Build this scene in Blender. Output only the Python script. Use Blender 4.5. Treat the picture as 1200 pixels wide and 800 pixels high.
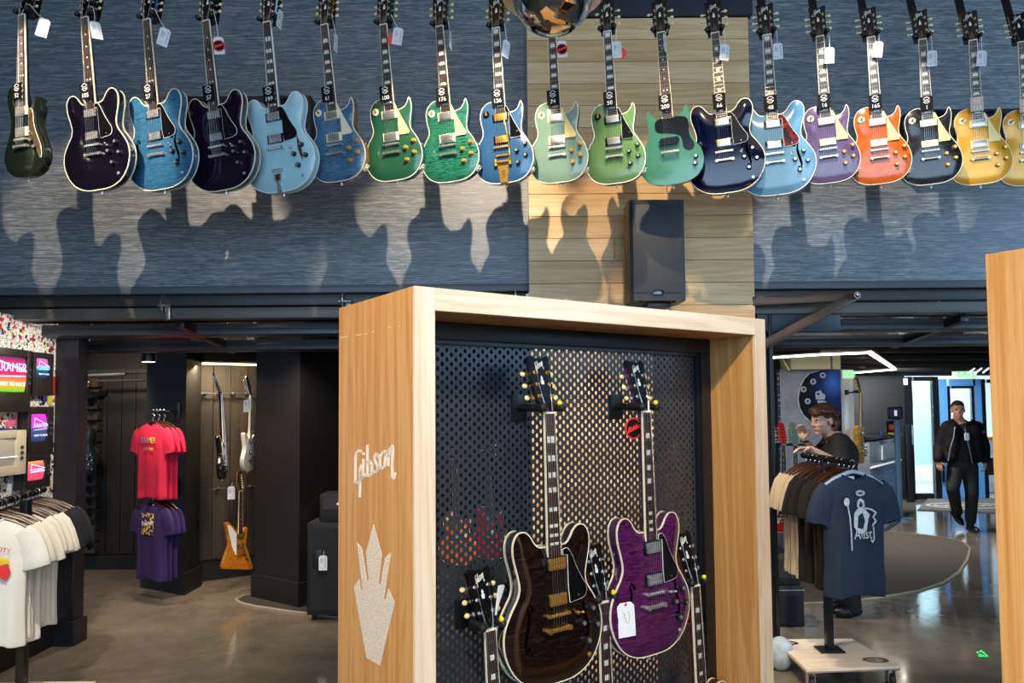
import bpy, bmesh, math, random
from mathutils import Vector, Matrix, Euler
from mathutils.geometry import delaunay_2d_cdt
for o in list(bpy.data.objects): bpy.data.objects.remove(o)
SC = bpy.context.scene
COL = SC.collection
R = math.radians
random.seed(7)

# ------------------------------------------------------------------ camera
CAM_H, FPX, PITCH, ROLL, PPX, PPY = 1.66, 880.0, R(2.85), 0.008, 600.0, 434.0
FWD = Vector((0, math.cos(PITCH), math.sin(PITCH)))
UP0 = Vector((0, -math.sin(PITCH), math.cos(PITCH)))
RT = Vector((1, 0, 0)) * math.cos(ROLL) - UP0 * math.sin(ROLL)
UP = UP0 * math.cos(ROLL) + Vector((1, 0, 0)) * math.sin(ROLL)
EYE = Vector((0, 0, CAM_H))
cd = bpy.data.cameras.new('camera'); cam = bpy.data.objects.new('camera', cd); COL.objects.link(cam)
cam.matrix_world = Matrix(((RT.x, UP.x, -FWD.x, 0), (RT.y, UP.y, -FWD.y, 0), (RT.z, UP.z, -FWD.z, CAM_H), (0, 0, 0, 1)))
cd.sensor_width = 36; cd.lens = FPX / 1200 * 36; cd.shift_y = (PPY - 400) / 1200; cd.clip_start = .02
SC.camera = cam

# ------------------------------------------------------------------ world, light, exposure
SC.view_settings.view_transform = 'Standard'; SC.view_settings.look = 'None'
SC.view_settings.exposure = 0.16; SC.view_settings.gamma = 1
W = bpy.data.worlds.new('World'); SC.world = W; W.use_nodes = True
W.node_tree.nodes['Background'].inputs[0].default_value = (.50, .68, 1.0, 1)
W.node_tree.nodes['Background'].inputs[1].default_value = .55

def light(name, kind, loc, energy, col, target=None, **kw):
    l = bpy.data.lights.new(name, kind); l.energy = energy; l.color = col
    for k, v in kw.items(): setattr(l, k, v)
    o = bpy.data.objects.new(name, l); COL.objects.link(o); o.location = loc
    if target is not None:
        o.rotation_euler = (Vector(target) - Vector(loc)).to_track_quat('-Z', 'Y').to_euler()
    return o
WARM = (1, .80, .58); WARM2 = (1, .72, .42); COOL = (.50, .74, 1)
# daylight coming in through the shop front behind the camera
light('window_daylight', 'AREA', (.6, -5.7, 2.9), 420, COOL, (.6, 4, 2.4), shape='RECTANGLE', size=9, size_y=3.6)
# track spots above the hall
light('track_spot_a', 'SPOT', (-2.10, 2.50, 3.68), 230, WARM, (-2.45, 4.9, 2.50), spot_size=R(50), spot_blend=.35, shadow_soft_size=.012)
light('track_spot_b', 'SPOT', (-.16, 2.85, 3.82), 260, WARM, (-.30, 4.9, 2.42), spot_size=R(48), spot_blend=.35, shadow_soft_size=.012)
light('track_spot_c', 'SPOT', (1.02, 2.85, 3.90), 130, WARM2, (1.1, 4.9, 2.45), spot_size=R(46), spot_blend=.3, shadow_soft_size=.012)
light('track_spot_d', 'SPOT', (1.63, 3.2, 4.2), 185, (1, .90, .78), (2.40, 4.9, 2.40), spot_size=R(44), spot_blend=.4, shadow_soft_size=.012)
light('track_spot_e', 'SPOT', (1.75, .1, 4.3), 210, (1, .86, .66), (.45, 2.6, 1.45), spot_size=R(50), spot_blend=.4, shadow_soft_size=.02)
light('track_spot_i', 'SPOT', (.0, -1.0, 4.5), 640, (1, .84, .62), (.6, 2.6, 1.3), spot_size=R(36), spot_blend=.4, shadow_soft_size=.02)
light('track_spot_f', 'SPOT', (-2.9, .6, 4.2), 360, WARM, (-.5, 2.3, 1.2), spot_size=R(52), spot_blend=.6, shadow_soft_size=.05)
light('track_spot_g', 'SPOT', (-1.6, 1.8, 4.3), 560, (1, .85, .62), (-2.9, 4.3, .9), spot_size=R(45), spot_blend=.6, shadow_soft_size=.05)
light('track_spot_h', 'SPOT', (.5, 2.6, 5.2), 650, WARM, (1.05, 4.83, .95), spot_size=R(27), spot_blend=.5, shadow_soft_size=.04)
light('east_window_daylight', 'AREA', (7.8, .6, 3.2), 330, (.42, .70, 1), (2.4, 4.9, 3.2), shape='RECTANGLE', size=3.2, size_y=3.2)
light('hall_fill', 'AREA', (0, 1.2, 5.0), 45, (1, .9, .78), (0, 1.2, 0), shape='RECTANGLE', size=6, size_y=4)
# room behind the left opening
light('left_room_can', 'SPOT', (-3.0, 6.2, 2.05), 85, WARM, (-3.0, 6.3, 0), spot_size=R(140), spot_blend=.8, shadow_soft_size=.06)
light('left_room_spot', 'SPOT', (-1.9, 5.9, 2.25), 150, WARM, (-1.9, 6.2, 0), spot_size=R(130), spot_blend=.8, shadow_soft_size=.1)
light('sticker_wall_fill', 'SPOT', (-2.3, 5.1, 2.2), 42, (1, .9, .75), (-3.34, 4.9, 1.4), spot_size=R(110), spot_blend=.7, shadow_soft_size=.05)  # added lamp without a fitting, lifts the dark sticker wall
light('bins_fill', 'SPOT', (-3.9, 6.7, 2.2), 80, WARM, (-4.4, 8, 1.0), spot_size=R(120), spot_blend=.8, shadow_soft_size=.06)  # added only to bring the bins out of the dark
light('niche_strip', 'AREA', (-2.83, 7.08, 2.08), 24, (1, .78, .48), (-2.83, 7.30, 1.3), shape='RECTANGLE', size=.65, size_y=.05)
# room behind the right opening
light('right_room_spot_a', 'SPOT', (1.5, 5.7, 2.3), 130, (1, .93, .84), (2.3, 6.6, .6), spot_size=R(140), spot_blend=.8, shadow_soft_size=.1)
light('right_room_spot_b', 'SPOT', (4.6, 9.6, 2.3), 260, (1, .93, .84), (4.6, 9.8, 0), spot_size=R(140), spot_blend=.8, shadow_soft_size=.1)
light('door_fill', 'SPOT', (6.2, 11.9, 2.25), 300, (.85, .93, 1), (6.9, 13.3, .9), spot_size=R(120), spot_blend=.8, shadow_soft_size=.1)  # added fill before the entrance, brightens the blue door from inside
light('lobby_light', 'AREA', (7.3, 15.2, 2.9), 560, (.80, .92, 1), (7.3, 14.8, 0), shape='RECTANGLE', size=3, size_y=2)

# ------------------------------------------------------------------ pixel helpers (only used to measure real positions)
def ray(x, y): return RT * ((x - PPX) / FPX) - UP * ((y - PPY) / FPX) + FWD
def at(x, y, Y):
    d = ray(x, y); return EYE + d * (Y / d.y)
def on_z(x, y, z):
    d = ray(x, y); return EYE + d * ((z - CAM_H) / d.z)
def on_plane(x, y, p, n):
    d = ray(x, y); return EYE + d * ((Vector(p) - EYE).dot(n) / d.dot(n))

# ------------------------------------------------------------------ materials
MATS = {}
def rgb(h):
    h = h.lstrip('#'); v = [int(h[i:i + 2], 16) / 255 for i in (0, 2, 4)]
    return tuple((c / 12.92 if c <= .04045 else ((c + .055) / 1.055) ** 2.4) for c in v) + (1,)
class NT:
    def __init__(s, name):
        s.m = bpy.data.materials.new(name); s.m.use_nodes = True; s.t = s.m.node_tree
        s.b = s.t.nodes['Principled BSDF']
    def n(s, typ, **kw):
        nd = s.t.nodes.new(typ)
        for k, v in kw.items(): setattr(nd, k, v)
        return nd
    def l(s, a, b): s.t.links.new(a, b)
    def coords(s, scale=(1, 1, 1), kind='Object', loc=(0, 0, 0)):
        tc = s.n('ShaderNodeTexCoord'); mp = s.n('ShaderNodeMapping')
        mp.inputs['Scale'].default_value = scale; mp.inputs['Location'].default_value = loc
        s.l(tc.outputs[kind], mp.inputs[0]); return mp.outputs[0]
    def noise(s, vec, scale, detail=4, rough=.55, dist=0):
        nd = s.n('ShaderNodeTexNoise'); nd.inputs['Scale'].default_value = scale
        nd.inputs['Detail'].default_value = detail; nd.inputs['Roughness'].default_value = rough
        nd.inputs['Distortion'].default_value = dist
        if vec is not None: s.l(vec, nd.inputs['Vector'])
        return nd.outputs['Fac']
    def ramp(s, fac, stops, interp='LINEAR'):
        r = s.n('ShaderNodeValToRGB'); r.color_ramp.interpolation = interp
        el = r.color_ramp.elements
        while len(el) < len(stops): el.new(.5)
        for e, (p, c) in zip(el, stops): e.position = p; e.color = c if len(c) == 4 else tuple(c) + (1,)
        s.l(fac, r.inputs[0]); return r.outputs[0]
    def bump(s, h, strength=.2, dist=.01):
        b = s.n('ShaderNodeBump'); b.inputs['Strength'].default_value = strength; b.inputs['Distance'].default_value = dist
        s.l(h, b.inputs['Height']); s.l(b.outputs[0], s.b.inputs['Normal'])
    def set(s, col=None, rough=None, metal=None, coat=None, spec=None, emit=None, estr=None, trans=None):
        i = s.b.inputs
        if col is not None: i['Base Color'].default_value = col
        if rough is not None: i['Roughness'].default_value = rough
        if metal is not None: i['Metallic'].default_value = metal
        if coat is not None: i['Coat Weight'].default_value = coat; i['Coat Roughness'].default_value = .04
        if spec is not None: i['Specular IOR Level'].default_value = spec
        if emit is not None: i['Emission Color'].default_value = emit
        if estr is not None: i['Emission Strength'].default_value = estr
        if trans is not None: i['Transmission Weight'].default_value = trans
        return s
def mat(name, h, rough=.5, metal=0, coat=0, spec=None, grain=.06, gs=40, **kw):
    """plain procedural material: colour with a faint noise grain"""
    if name in MATS: return MATS[name]
    t = NT(name); c = rgb(h) if isinstance(h, str) else h
    t.set(c, rough, metal, coat, spec, **kw)
    f = t.noise(t.coords(), gs, 3)
    a = tuple(max(0, x * (1 - grain)) for x in c[:3]); b = tuple(min(1, x * (1 + grain)) for x in c[:3])
    t.l(t.ramp(f, [(.3, a), (.7, b)]), t.b.inputs['Base Color'])
    MATS[name] = t.m; return t.m
def emis(name, h, s):
    if name in MATS: return MATS[name]
    t = NT(name); t.set(rgb(h), .5, emit=rgb(h), estr=s); MATS[name] = t.m; return t.m
def wood(name, c0, c1, c2, axis='z', rough=.42, sc=1, bump=.08, seed=0, coat=0):
    if name in MATS: return MATS[name]
    t = NT(name); t.set(rough=rough, coat=coat)
    S = {'z': (9, 9, .55), 'x': (.55, 9, 9), 'y': (9, .55, 9)}[axis]
    v = t.coords(tuple(s * sc for s in S), loc=(seed, seed * 1.7, seed * .6))
    f1 = t.noise(v, 1.3, 6, .6, 1.1)
    S2 = {'z': (150, 150, 3), 'x': (3, 150, 150), 'y': (150, 3, 150)}[axis]
    f2 = t.noise(t.coords(tuple(s * sc for s in S2)), 1.0, 3, .6)
    w = t.n('ShaderNodeMath', operation='MULTIPLY'); w.inputs[1].default_value = 9
    t.l(f1, w.inputs[0]); fr = t.n('ShaderNodeMath', operation='PINGPONG'); fr.inputs[1].default_value = 1
    t.l(w.outputs[0], fr.inputs[0])
    mx = t.n('ShaderNodeMath', operation='MULTIPLY_ADD'); mx.inputs[1].default_value = .42; t.l(fr.outputs[0], mx.inputs[0])
    m2 = t.n('ShaderNodeMath', operation='MULTIPLY'); m2.inputs[1].default_value = .6; t.l(f2, m2.inputs[0])
    t.l(m2.outputs[0], mx.inputs[2])
    t.l(t.ramp(mx.outputs[0], [(.15, rgb(c0)), (.45, rgb(c1)), (.8, rgb(c2))]), t.b.inputs['Base Color'])
    t.bump(f2, bump, .002)
    MATS[name] = t.m; return t.m

# ------------------------------------------------------------------ object helpers
def tag(o, label=None, cat=None, group=None, kind=None):
    if label: o['label'] = label
    if cat: o['category'] = cat
    if group: o['group'] = group
    if kind: o['kind'] = kind
    return o
def empty(name, loc=(0, 0, 0), rz=0, label=None, cat=None, group=None, mw=None):
    o = bpy.data.objects.new(name, None); COL.objects.link(o); o.empty_display_size = .1
    if mw is not None: o.matrix_world = mw
    else: o.location = loc; o.rotation_euler = (0, 0, rz)
    return tag(o, label, cat, group)
def link(name, mesh, m=None, parent=None, loc=None, rot=None):
    """object sharing a mesh; materials sit on the object so copies may differ"""
    o = bpy.data.objects.new(name, mesh); COL.objects.link(o)
    ms = m if isinstance(m, (list, tuple)) else [m]
    while len(mesh.materials) < len(ms): mesh.materials.append(None)
    for i, k in enumerate(ms):
        if k: o.material_slots[i].link = 'OBJECT'; o.material_slots[i].material = k
    if parent: o.parent = parent
    if loc is not None: o.location = loc
    if rot is not None: o.rotation_euler = rot
    return o
class MB:
    def __init__(s): s.bm = bmesh.new(); s.mi = 0
    def _f(s, vs):
        try:
            f = s.bm.faces.new(vs); f.material_index = s.mi; return f
        except ValueError: return None
    def v(s, p): return s.bm.verts.new(p)
    def box(s, c, d, rot=None, bev=0):
        M = Matrix.Translation(c) @ (Euler(rot).to_matrix().to_4x4() if rot is not None else Matrix())
        hx, hy, hz = d[0] / 2, d[1] / 2, d[2] / 2
        vs = [s.v(M @ Vector((x, y, z))) for x in (-hx, hx) for y in (-hy, hy) for z in (-hz, hz)]
        fs = [s._f([vs[i] for i in q]) for q in ((0, 1, 3, 2), (4, 6, 7, 5), (0, 4, 5, 1), (2, 3, 7, 6), (0, 2, 6, 4), (1, 5, 7, 3))]
        if bev:
            es = list({e for f in fs for e in f.edges})
            r = bmesh.ops.bevel(s.bm, geom=es, offset=bev, segments=2, affect='EDGES', profile=.6)
            for f in r['faces']: f.material_index = s.mi
        return s
    def bb(s, x0, x1, y0, y1, z0, z1, bev=0):
        return s.box(((x0 + x1) / 2, (y0 + y1) / 2, (z0 + z1) / 2), (abs(x1 - x0), abs(y1 - y0), abs(z1 - z0)), bev=bev)
    def cyl(s, p0, p1, r0, r1=None, n=12, cap=True):
        r1 = r0 if r1 is None else r1; p0 = Vector(p0); p1 = Vector(p1)
        q = (p1 - p0).to_track_quat('Z', 'Y'); a = []; b = []
        for i in range(n):
            t = 2 * math.pi * i / n; d = q @ Vector((math.cos(t), math.sin(t), 0))
            a.append(s.v(p0 + d * r0)); b.append(s.v(p1 + d * r1))
        for i in range(n): s._f([a[i], a[(i + 1) % n], b[(i + 1) % n], b[i]])
        if cap: s._f(a[::-1]); s._f(b)
        return s
    def tube(s, pts, r, n=8, cap=True):
        pts = [Vector(p) for p in pts]; rs = r if isinstance(r, (list, tuple)) else [r] * len(pts); rings = []
        ref = Vector((0.13, .21, .97))
        for i, p in enumerate(pts):
            d = (pts[min(i + 1, len(pts) - 1)] - pts[max(i - 1, 0)]).normalized()
            u = d.cross(ref)
            if u.length < .05: u = d.cross(Vector((1, 0, 0)))
            u.normalize(); w = d.cross(u)
            rings.append([s.v(p + (u * math.cos(2 * math.pi * k / n) + w * math.sin(2 * math.pi * k / n)) * rs[i]) for k in range(n)])
        for a, b in zip(rings, rings[1:]):
            for k in range(n): s._f([a[k], a[(k + 1) % n], b[(k + 1) % n], b[k]])
        if cap: s._f(rings[0][::-1]); s._f(rings[-1])
        return s
    def ell(s, c, r, n=14, m=9, rot=None):
        M = Matrix.Translation(c) @ (Euler(rot).to_matrix().to_4x4() if rot is not None else Matrix())
        r = (r, r, r) if not isinstance(r, (tuple, list)) else r
        top = s.v(M @ Vector((0, 0, r[2]))); bot = s.v(M @ Vector((0, 0, -r[2]))); rings = []
        for j in range(1, m):
            f = math.pi * j / m
            rings.append([s.v(M @ Vector((r[0] * math.sin(f) * math.cos(2 * math.pi * k / n), r[1] * math.sin(f) * math.sin(2 * math.pi * k / n), r[2] * math.cos(f)))) for k in range(n)])
        for k in range(n):
            s._f([top, rings[0][k], rings[0][(k + 1) % n]]); s._f([bot, rings[-1][(k + 1) % n], rings[-1][k]])
        for a, b in zip(rings, rings[1:]):
            for k in range(n): s._f([a[k], b[k], b[(k + 1) % n], a[(k + 1) % n]])
        return s
    def prism(s, front, back):
        """two matching rings of 3D points"""
        a = [s.v(p) for p in front]; b = [s.v(p) for p in back]; n = len(a)
        for i in range(n): s._f([a[i], a[(i + 1) % n], b[(i + 1) % n], b[i]])
        s._f(a[::-1]); s._f(b); return s
    def xz(s, pts, y0, y1): return s.prism([(x, y0, z) for x, z in pts], [(x, y1, z) for x, z in pts])
    def foot(s, pts, z0, z1): return s.prism([(x, y, z0) for x, y in pts], [(x, y, z1) for x, y in pts])
    def lathe(s, prof, n=24, M=None):
        M = M or Matrix(); rings = []
        for r, z in prof:
            rings.append([s.v(M @ Vector((r * math.cos(2 * math.pi * k / n), r * math.sin(2 * math.pi * k / n), z))) for k in range(n)])
        for a, b in zip(rings, rings[1:]):
            for k in range(n): s._f([a[k], a[(k + 1) % n], b[(k + 1) % n], b[k]])
        if prof[0][0] > 1e-5: s._f(rings[0][::-1])
        if prof[-1][0] > 1e-5: s._f(rings[-1])
        return s
    def ribbon(s, pts, w, y0, y1, plane=None):
        """stroke of lettering: polyline in (x,z) as flat bars with round joints"""
        P = plane or (lambda x, y, z: Vector((x, y, z)))
        for (x0, z0), (x1, z1) in zip(pts, pts[1:]):
            d = Vector((x1 - x0, z1 - z0))
            if d.length < 1e-7: continue
            d.normalize(); nx, nz = -d.y * w / 2, d.x * w / 2; ex, ez = d.x * w * .3, d.y * w * .3
            q = [(x0 + nx - ex, z0 + nz - ez), (x0 - nx - ex, z0 - nz - ez), (x1 - nx + ex, z1 - nz + ez), (x1 + nx + ex, z1 + nz + ez)]
            s.prism([P(x, y0, z) for x, z in q], [P(x, y1, z) for x, z in q])
        return s
    def mesh(s, name, smooth=40):
        bmesh.ops.recalc_face_normals(s.bm, faces=s.bm.faces)
        me = bpy.data.meshes.new(name); s.bm.to_mesh(me); s.bm.free()
        if smooth:
            for p in me.polygons: p.use_smooth = True
            me.set_sharp_from_angle(angle=R(smooth))
        return me
    def build(s, name, m, parent=None, smooth=40, loc=None, rot=None):
        return link(name, s.mesh(name, smooth), m, parent, loc, rot)
def struct(o): o['kind'] = 'structure'; return o
TXT = {}
def text_mesh(string, size=1, ext=.0, align='CENTER'):
    k = (string, size, ext)
    if k in TXT: return TXT[k]
    c = bpy.data.curves.new('lettering', 'FONT'); c.body = string; c.size = size; c.extrude = ext
    c.align_x = align; c.align_y = 'CENTER'; c.resolution_u = 3
    o = bpy.data.objects.new('lettering', c); COL.objects.link(o)
    bpy.context.view_layer.update()
    me = bpy.data.meshes.new_from_object(o.evaluated_get(bpy.context.evaluated_depsgraph_get()))
    bpy.data.objects.remove(o); TXT[k] = me; return me
def text(name, string, size, m, parent, loc, rot=(R(90), 0, 0), ext=.0008, sx=1, sz=1):
    o = link(name, text_mesh(string, size, ext), m, parent, loc, rot); o.scale = (sx, sz, 1); return o
# ------------------------------------------------------------------ the setting
BLACK = mat('black_paint', '#0d0c0c', .6, grain=.15, gs=12)
BLACK2 = mat('black_metal', '#101113', .38, metal=.0, spec=.5)
STEEL = mat('dark_steel', '#3a3d41', .36, metal=.3, grain=.08)
CHROME = mat('chrome', '#e2e2e4', .24, metal=.85, grain=.02)
GOLD = mat('gold_plate', '#e8b552', .26, metal=.85, grain=.03)
RUBBER = mat('black_rubber', '#0b0b0c', .6)
WHITEP = mat('white_card', '#e8ebec', .55, grain=.02)
PAPERINK = mat('grey_print', '#7d848c', .6)
RED = mat('red_print', '#e2322b', .5)
CREAM = mat('cream_plastic', '#ece0bf', .3, grain=.03)
GLASS = NT('clear_glass').set((.93, .96, .97, 1), .02, trans=1, spec=.5).m

t = NT('polished_concrete'); t.set(rough=.2, spec=.55)
v = t.coords()
f1 = t.noise(v, .9, 7, .62, .6); f2 = t.noise(v, 7, 5, .65)
mx = t.n('ShaderNodeMath', operation='MULTIPLY_ADD'); mx.inputs[1].default_value = .3; t.l(f2, mx.inputs[0]); t.l(f1, mx.inputs[2])
t.l(t.ramp(mx.outputs[0], [(.35, rgb('#4c443b')), (.62, rgb('#6f675c')), (.9, rgb('#8a8275'))]), t.b.inputs['Base Color'])
t.l(t.ramp(f2, [(.3, (.06,) * 3), (.75, (.16,) * 3)]), t.b.inputs['Roughness'])
t.bump(f1, .05, .01)
CONCRETE = t.m
fl = struct(MB().bb(-9, 11, -6, 18, -.1, 0).build('floor', CONCRETE, smooth=0))

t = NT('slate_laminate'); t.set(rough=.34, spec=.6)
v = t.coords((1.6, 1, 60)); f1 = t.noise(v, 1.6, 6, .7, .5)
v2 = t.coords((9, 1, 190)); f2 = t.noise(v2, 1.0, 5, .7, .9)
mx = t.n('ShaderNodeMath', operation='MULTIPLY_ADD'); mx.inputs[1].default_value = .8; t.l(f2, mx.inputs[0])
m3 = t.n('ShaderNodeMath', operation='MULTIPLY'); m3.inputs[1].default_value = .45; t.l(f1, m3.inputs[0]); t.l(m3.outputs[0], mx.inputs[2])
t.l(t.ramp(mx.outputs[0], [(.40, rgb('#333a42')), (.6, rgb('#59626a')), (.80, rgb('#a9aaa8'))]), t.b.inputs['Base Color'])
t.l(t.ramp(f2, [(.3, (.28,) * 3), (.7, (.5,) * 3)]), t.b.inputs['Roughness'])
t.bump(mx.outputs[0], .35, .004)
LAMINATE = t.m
WY = 4.90
ZT0, ZT1 = 2.425, 2.475
xl, xr = at(618.5, 200, WY).x, at(877, 200, WY).x
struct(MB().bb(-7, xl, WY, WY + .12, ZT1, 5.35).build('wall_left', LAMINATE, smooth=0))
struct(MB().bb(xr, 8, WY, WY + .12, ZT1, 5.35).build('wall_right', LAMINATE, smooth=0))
EDGE = mat('slate_edge_trim', '#474c50', .4, grain=.05)
struct(MB().bb(-7, xl, WY - .012, WY + .12, ZT0, ZT1 - .002, bev=.003).build('trim_1', EDGE))
struct(MB().bb(xr, 8, WY - .012, WY + .12, ZT0, ZT1 - .002, bev=.003).build('trim_2', EDGE))
# oak clad pier between the two openings, board by board
PY = WY - .07
pier = struct(MB().bb(xl + .01, xr - .01, PY + .022, WY + .4, 0, 5.35).build('wall_center', mat('pier_core', '#23262b', .5), smooth=0))
OAKW = [wood('pier_oak_%d' % i, a, b, c, 'x', .48, .8, .05, seed=i * 3.1) for i, (a, b, c) in enumerate(
    [('#cba36c', '#dcb581', '#eccb9c'), ('#c29a63', '#d5ad78', '#e5c08e'), ('#d0a973', '#e1bb88', '#f0d0a4'), ('#bc935c', '#cfa670', '#e0bc88')])]
ztop = at(750, 21, PY).z; hgt = .1465; k = 0; z = ztop
bm_cache = {}
def board(w):
    key = round(w, 3)
    if key not in bm_cache:
        bm_cache[key] = MB().box((0, 0, 0), (w - .003, .022, hgt - .003), bev=.0015).mesh('board', 0)
    return bm_cache[key]
while z > .02:
    cuts = [0, 1]
    if k % 3 == 1: cuts = [0, [.38, .62, .55][k % 2], 1]
    for a, b in zip(cuts, cuts[1:]):
        w = (b - a) * (xr - xl)
        link('board', board(w), OAKW[(k * 7 + int(a * 9)) % 4], pier, loc=(xl + (a + b) / 2 * (xr - xl), PY + .011 - random.random() * .0015, z - hgt / 2))
    z -= hgt; k += 1
MB().bb(xl - .02, xr + .02, PY - .03, PY + .022, ztop + .004, 5.3).build('valance', mat('navy_valance', '#1f2a38', .4), pier, smooth=0)

# the hall around the camera: dark ceiling, side walls, glazed shop front behind
struct(MB().bb(-7, 8, -6, WY + .1, 5.35, 5.45).build('ceiling', mat('hall_ceiling', '#2a2b2e', .7), smooth=0))
HALLW = mat('hall_paint', '#4a4844', .6)
struct(MB().bb(-7.1, -7, -6, WY, 0, 5.35).build('wall_west', HALLW, smooth=0))
struct(MB().bb(8, 8.1, -6, WY, 0, 5.35).build('wall_east', HALLW, smooth=0))
front = MB()
for a, b, z0, z1 in ((-7, 8, 4.75, 5.35), (-7, 8, 0, .35), (-7, -5.2, .35, 4.75), (6.2, 8, .35, 4.75)): front.bb(a, b, -6.1, -6, z0, z1)
for x in (-3.3, -1.4, .5, 2.4, 4.3): front.bb(x - .05, x + .05, -6.1, -6, .35, 4.75)
front.bb(-5.2, 6.2, -6.1, -6, 2.7, 2.8)
struct(front.build('wall_front', BLACK, smooth=0))

# headers and the two raised glass doors that fold up under the wall
def raised_door(name, x0, x1, stiles):
    root = struct(MB().bb(x0, x1, 4.945, 5.02, 2.352, 2.424, bev=.004).build(name, mat('bronze_header', '#2f2b27', .4, metal=.1)))
    MB().bb(x0, x1, 4.95, 5.06, 2.268, 2.340, bev=.005).build('rail', mat('door_rail_grey', '#57524a', .4, metal=.2), root)
    sl = -.114
    def zz(Y): return 2.272 + sl * (Y - 4.95)
    ang = math.atan(sl)
    for Y in (5.31, 5.86):
        MB().box(((x0 + x1) / 2, Y, zz(Y) - .02), (x1 - x0, .12, .052), (ang, 0, 0), bev=.006).build('rail', STEEL, root)
    for x in stiles:
        a = Vector((x, 5.05, zz(5.05) - .016)); b = Vector((x, 6.0, zz(6.0) - .016))
        MB().box((a + b) / 2, (.055, (b - a).length, .05), (ang, 0, 0), bev=.005).build('stile', BLACK2, root)
    xs = [x0] + list(stiles) + [x1]
    for a, b in zip(xs, xs[1:]):
        if b - a < .1: continue
        for y0, y1 in ((5.06, 5.25), (5.37, 5.80)):
            Y = (y0 + y1) / 2
            MB().box(((a + b) / 2, Y, zz(Y) - .005), (b - a - .06, (y1 - y0) + .02, .006), (ang, 0, 0)).build('pane', GLASS, root, smooth=0)
    return root
d1 = raised_door('door_1', -5.6, xl - .02, [-4.56, -3.40, -2.24, -1.08])
d2 = raised_door('door_2', xr + .02, 6.6, [3.06, 4.2, 5.4])
HW = mat('galvanised', '#a9a59a', .3, metal=.9)
for px in (192, 403, 604):
    p = at(px, 356 - (px - 192) * .022, 4.93)
    h = MB(); h.lathe([(.0, -.012), (.042, -.012), (.05, -.004), (.05, .004), (.0, .008)], 20, Matrix.Translation(p) @ Matrix.Rotation(R(90), 4, 'Y') @ Matrix.Scale(1.3, 4, (1, 0, 0)))
    h.cyl(p + Vector((-.03, -.02, -.012)), p + Vector((.055, -.02, -.012)), .013); h.box(p + Vector((.03, .0, -.06)), (.035, .03, .09), bev=.004)
    h.build('hinge', HW, d1)
BRONZE = mat('bronze_strut', '#4a3524', .35, metal=.3)
pa, pe, pb = at(884, 353, 4.84), at(1001, 347, 4.78), at(880, 412, 4.80)
for a, b in ((pa, pe), (pe, pb)):
    m = MB(); d = (b - a); q = d.to_track_quat('X', 'Z').to_euler()
    m.box((a + b) / 2, (d.length + .03, .03, .062), q, bev=.008); m.build('strut', BRONZE, d2)
MB().cyl(pe + Vector((0, -.045, 0)), pe + Vector((0, .02, 0)), .022, n=16).ell(pe + Vector((0, -.045, 0)), .016).build('pivot_pin', HW, d2)
p0, p1 = at(886, 357, 4.99), at(984, 388, 4.99)
hb = MB().bb(p0.x, p1.x, 4.975, 5.1, p1.z, p0.z, bev=.006).build('housing', mat('navy_housing', '#18202a', .4), d2)
MB().cyl(at(945, 363, 4.97), at(945, 363, 4.955), .014, n=14).build('bolt', STEEL, hb)
tb = tag(MB().bb(at(905, 600, 4.98).x, at(909.5, 600, 4.98).x, 4.96, 5.04, 0, 2.27, bev=.003).bb(at(903, 600, 4.98).x, at(912, 600, 4.98).x, 4.94, 5.06, 0, .03).build('door_track', BLACK2), kind='structure')

# ---- room behind the left opening
struct(MB().bb(-7, .6, 5.15, 9.5, 2.30, 2.4).build('ceiling_left', mat('black_ceiling', '#0d0d0e', .7), smooth=0))
# bright partition edge behind pier keeps the two back rooms apart
struct(MB().bb(.2, .3, 5.4, 9.5, 0, 2.3).build('wall_partition', BLACK, smooth=0))
struct(MB().bb(-7, .3, 9.4, 9.5, 0, 2.3).build('wall_far_left', BLACK, smooth=0))
# sticker covered wall with the televisions
t = NT('sticker_collage'); t.set(rough=.45)
v = t.coords((1, 1, 1))
vo = t.n('ShaderNodeTexVoronoi', distance='CHEBYCHEV'); vo.inputs['Scale'].default_value = 48; t.l(v, vo.inputs['Vector'])
sp = t.n('ShaderNodeSeparateColor'); t.l(vo.outputs['Color'], sp.inputs[0])
c1 = t.ramp(sp.outputs[0], [(0, rgb('#f0ece2')), (.36, rgb('#15120f')), (.44, rgb('#f6efe0')), (.62, rgb('#d7263d')), (.70, rgb('#f3e9d8')), (.84, rgb('#e8d34a')), (.88, rgb('#f5f1e8')), (.97, rgb('#4a5fb0'))], 'CONSTANT')
fn = t.noise(v, 85, 3, .7); c2 = t.ramp(fn, [(.44, (.02, .02, .02)), (.47, (1, 1, 1))])
mm = t.n('ShaderNodeMix', data_type='RGBA', blend_type='MULTIPLY'); mm.inputs[0].default_value = .75
t.l(c1, mm.inputs[6]); t.l(c2, mm.inputs[7]); t.l(mm.outputs[2], t.b.inputs['Base Color'])
STICKER = t.m
TVX = -3.30
wl = struct(MB().bb(TVX - .1, TVX, 4.60, 5.46, .0, 2.3).build('wall_sticker', STICKER, smooth=0))
struct(MB().bb(TVX, TVX + .03, 4.60, 5.40, 0, .22, bev=.004).build('baseboard_left', BLACK))
cx0, cx1 = at(66, 600, 5.42).x, at(88, 600, 5.42).x
struct(MB().bb(cx0 - .06, cx1, 5.42, 5.55, 0, 2.3).bb(cx0 - .06, cx1 + .02, 5.40, 5.57, 0, .17, bev=.004).build('column_1', mat('black_violet', '#17151b', .4), smooth=0))
def px_prism(name, pts, z0, z1, m, grow=0):
    c = sum((Vector(p) for p in pts), Vector((0, 0))) / len(pts)
    q = [Vector(p) + (Vector(p) - c).normalized() * grow for p in pts]
    return MB().foot([tuple(p) for p in q], z0, z1).build(name, m, smooth=0)
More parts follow.
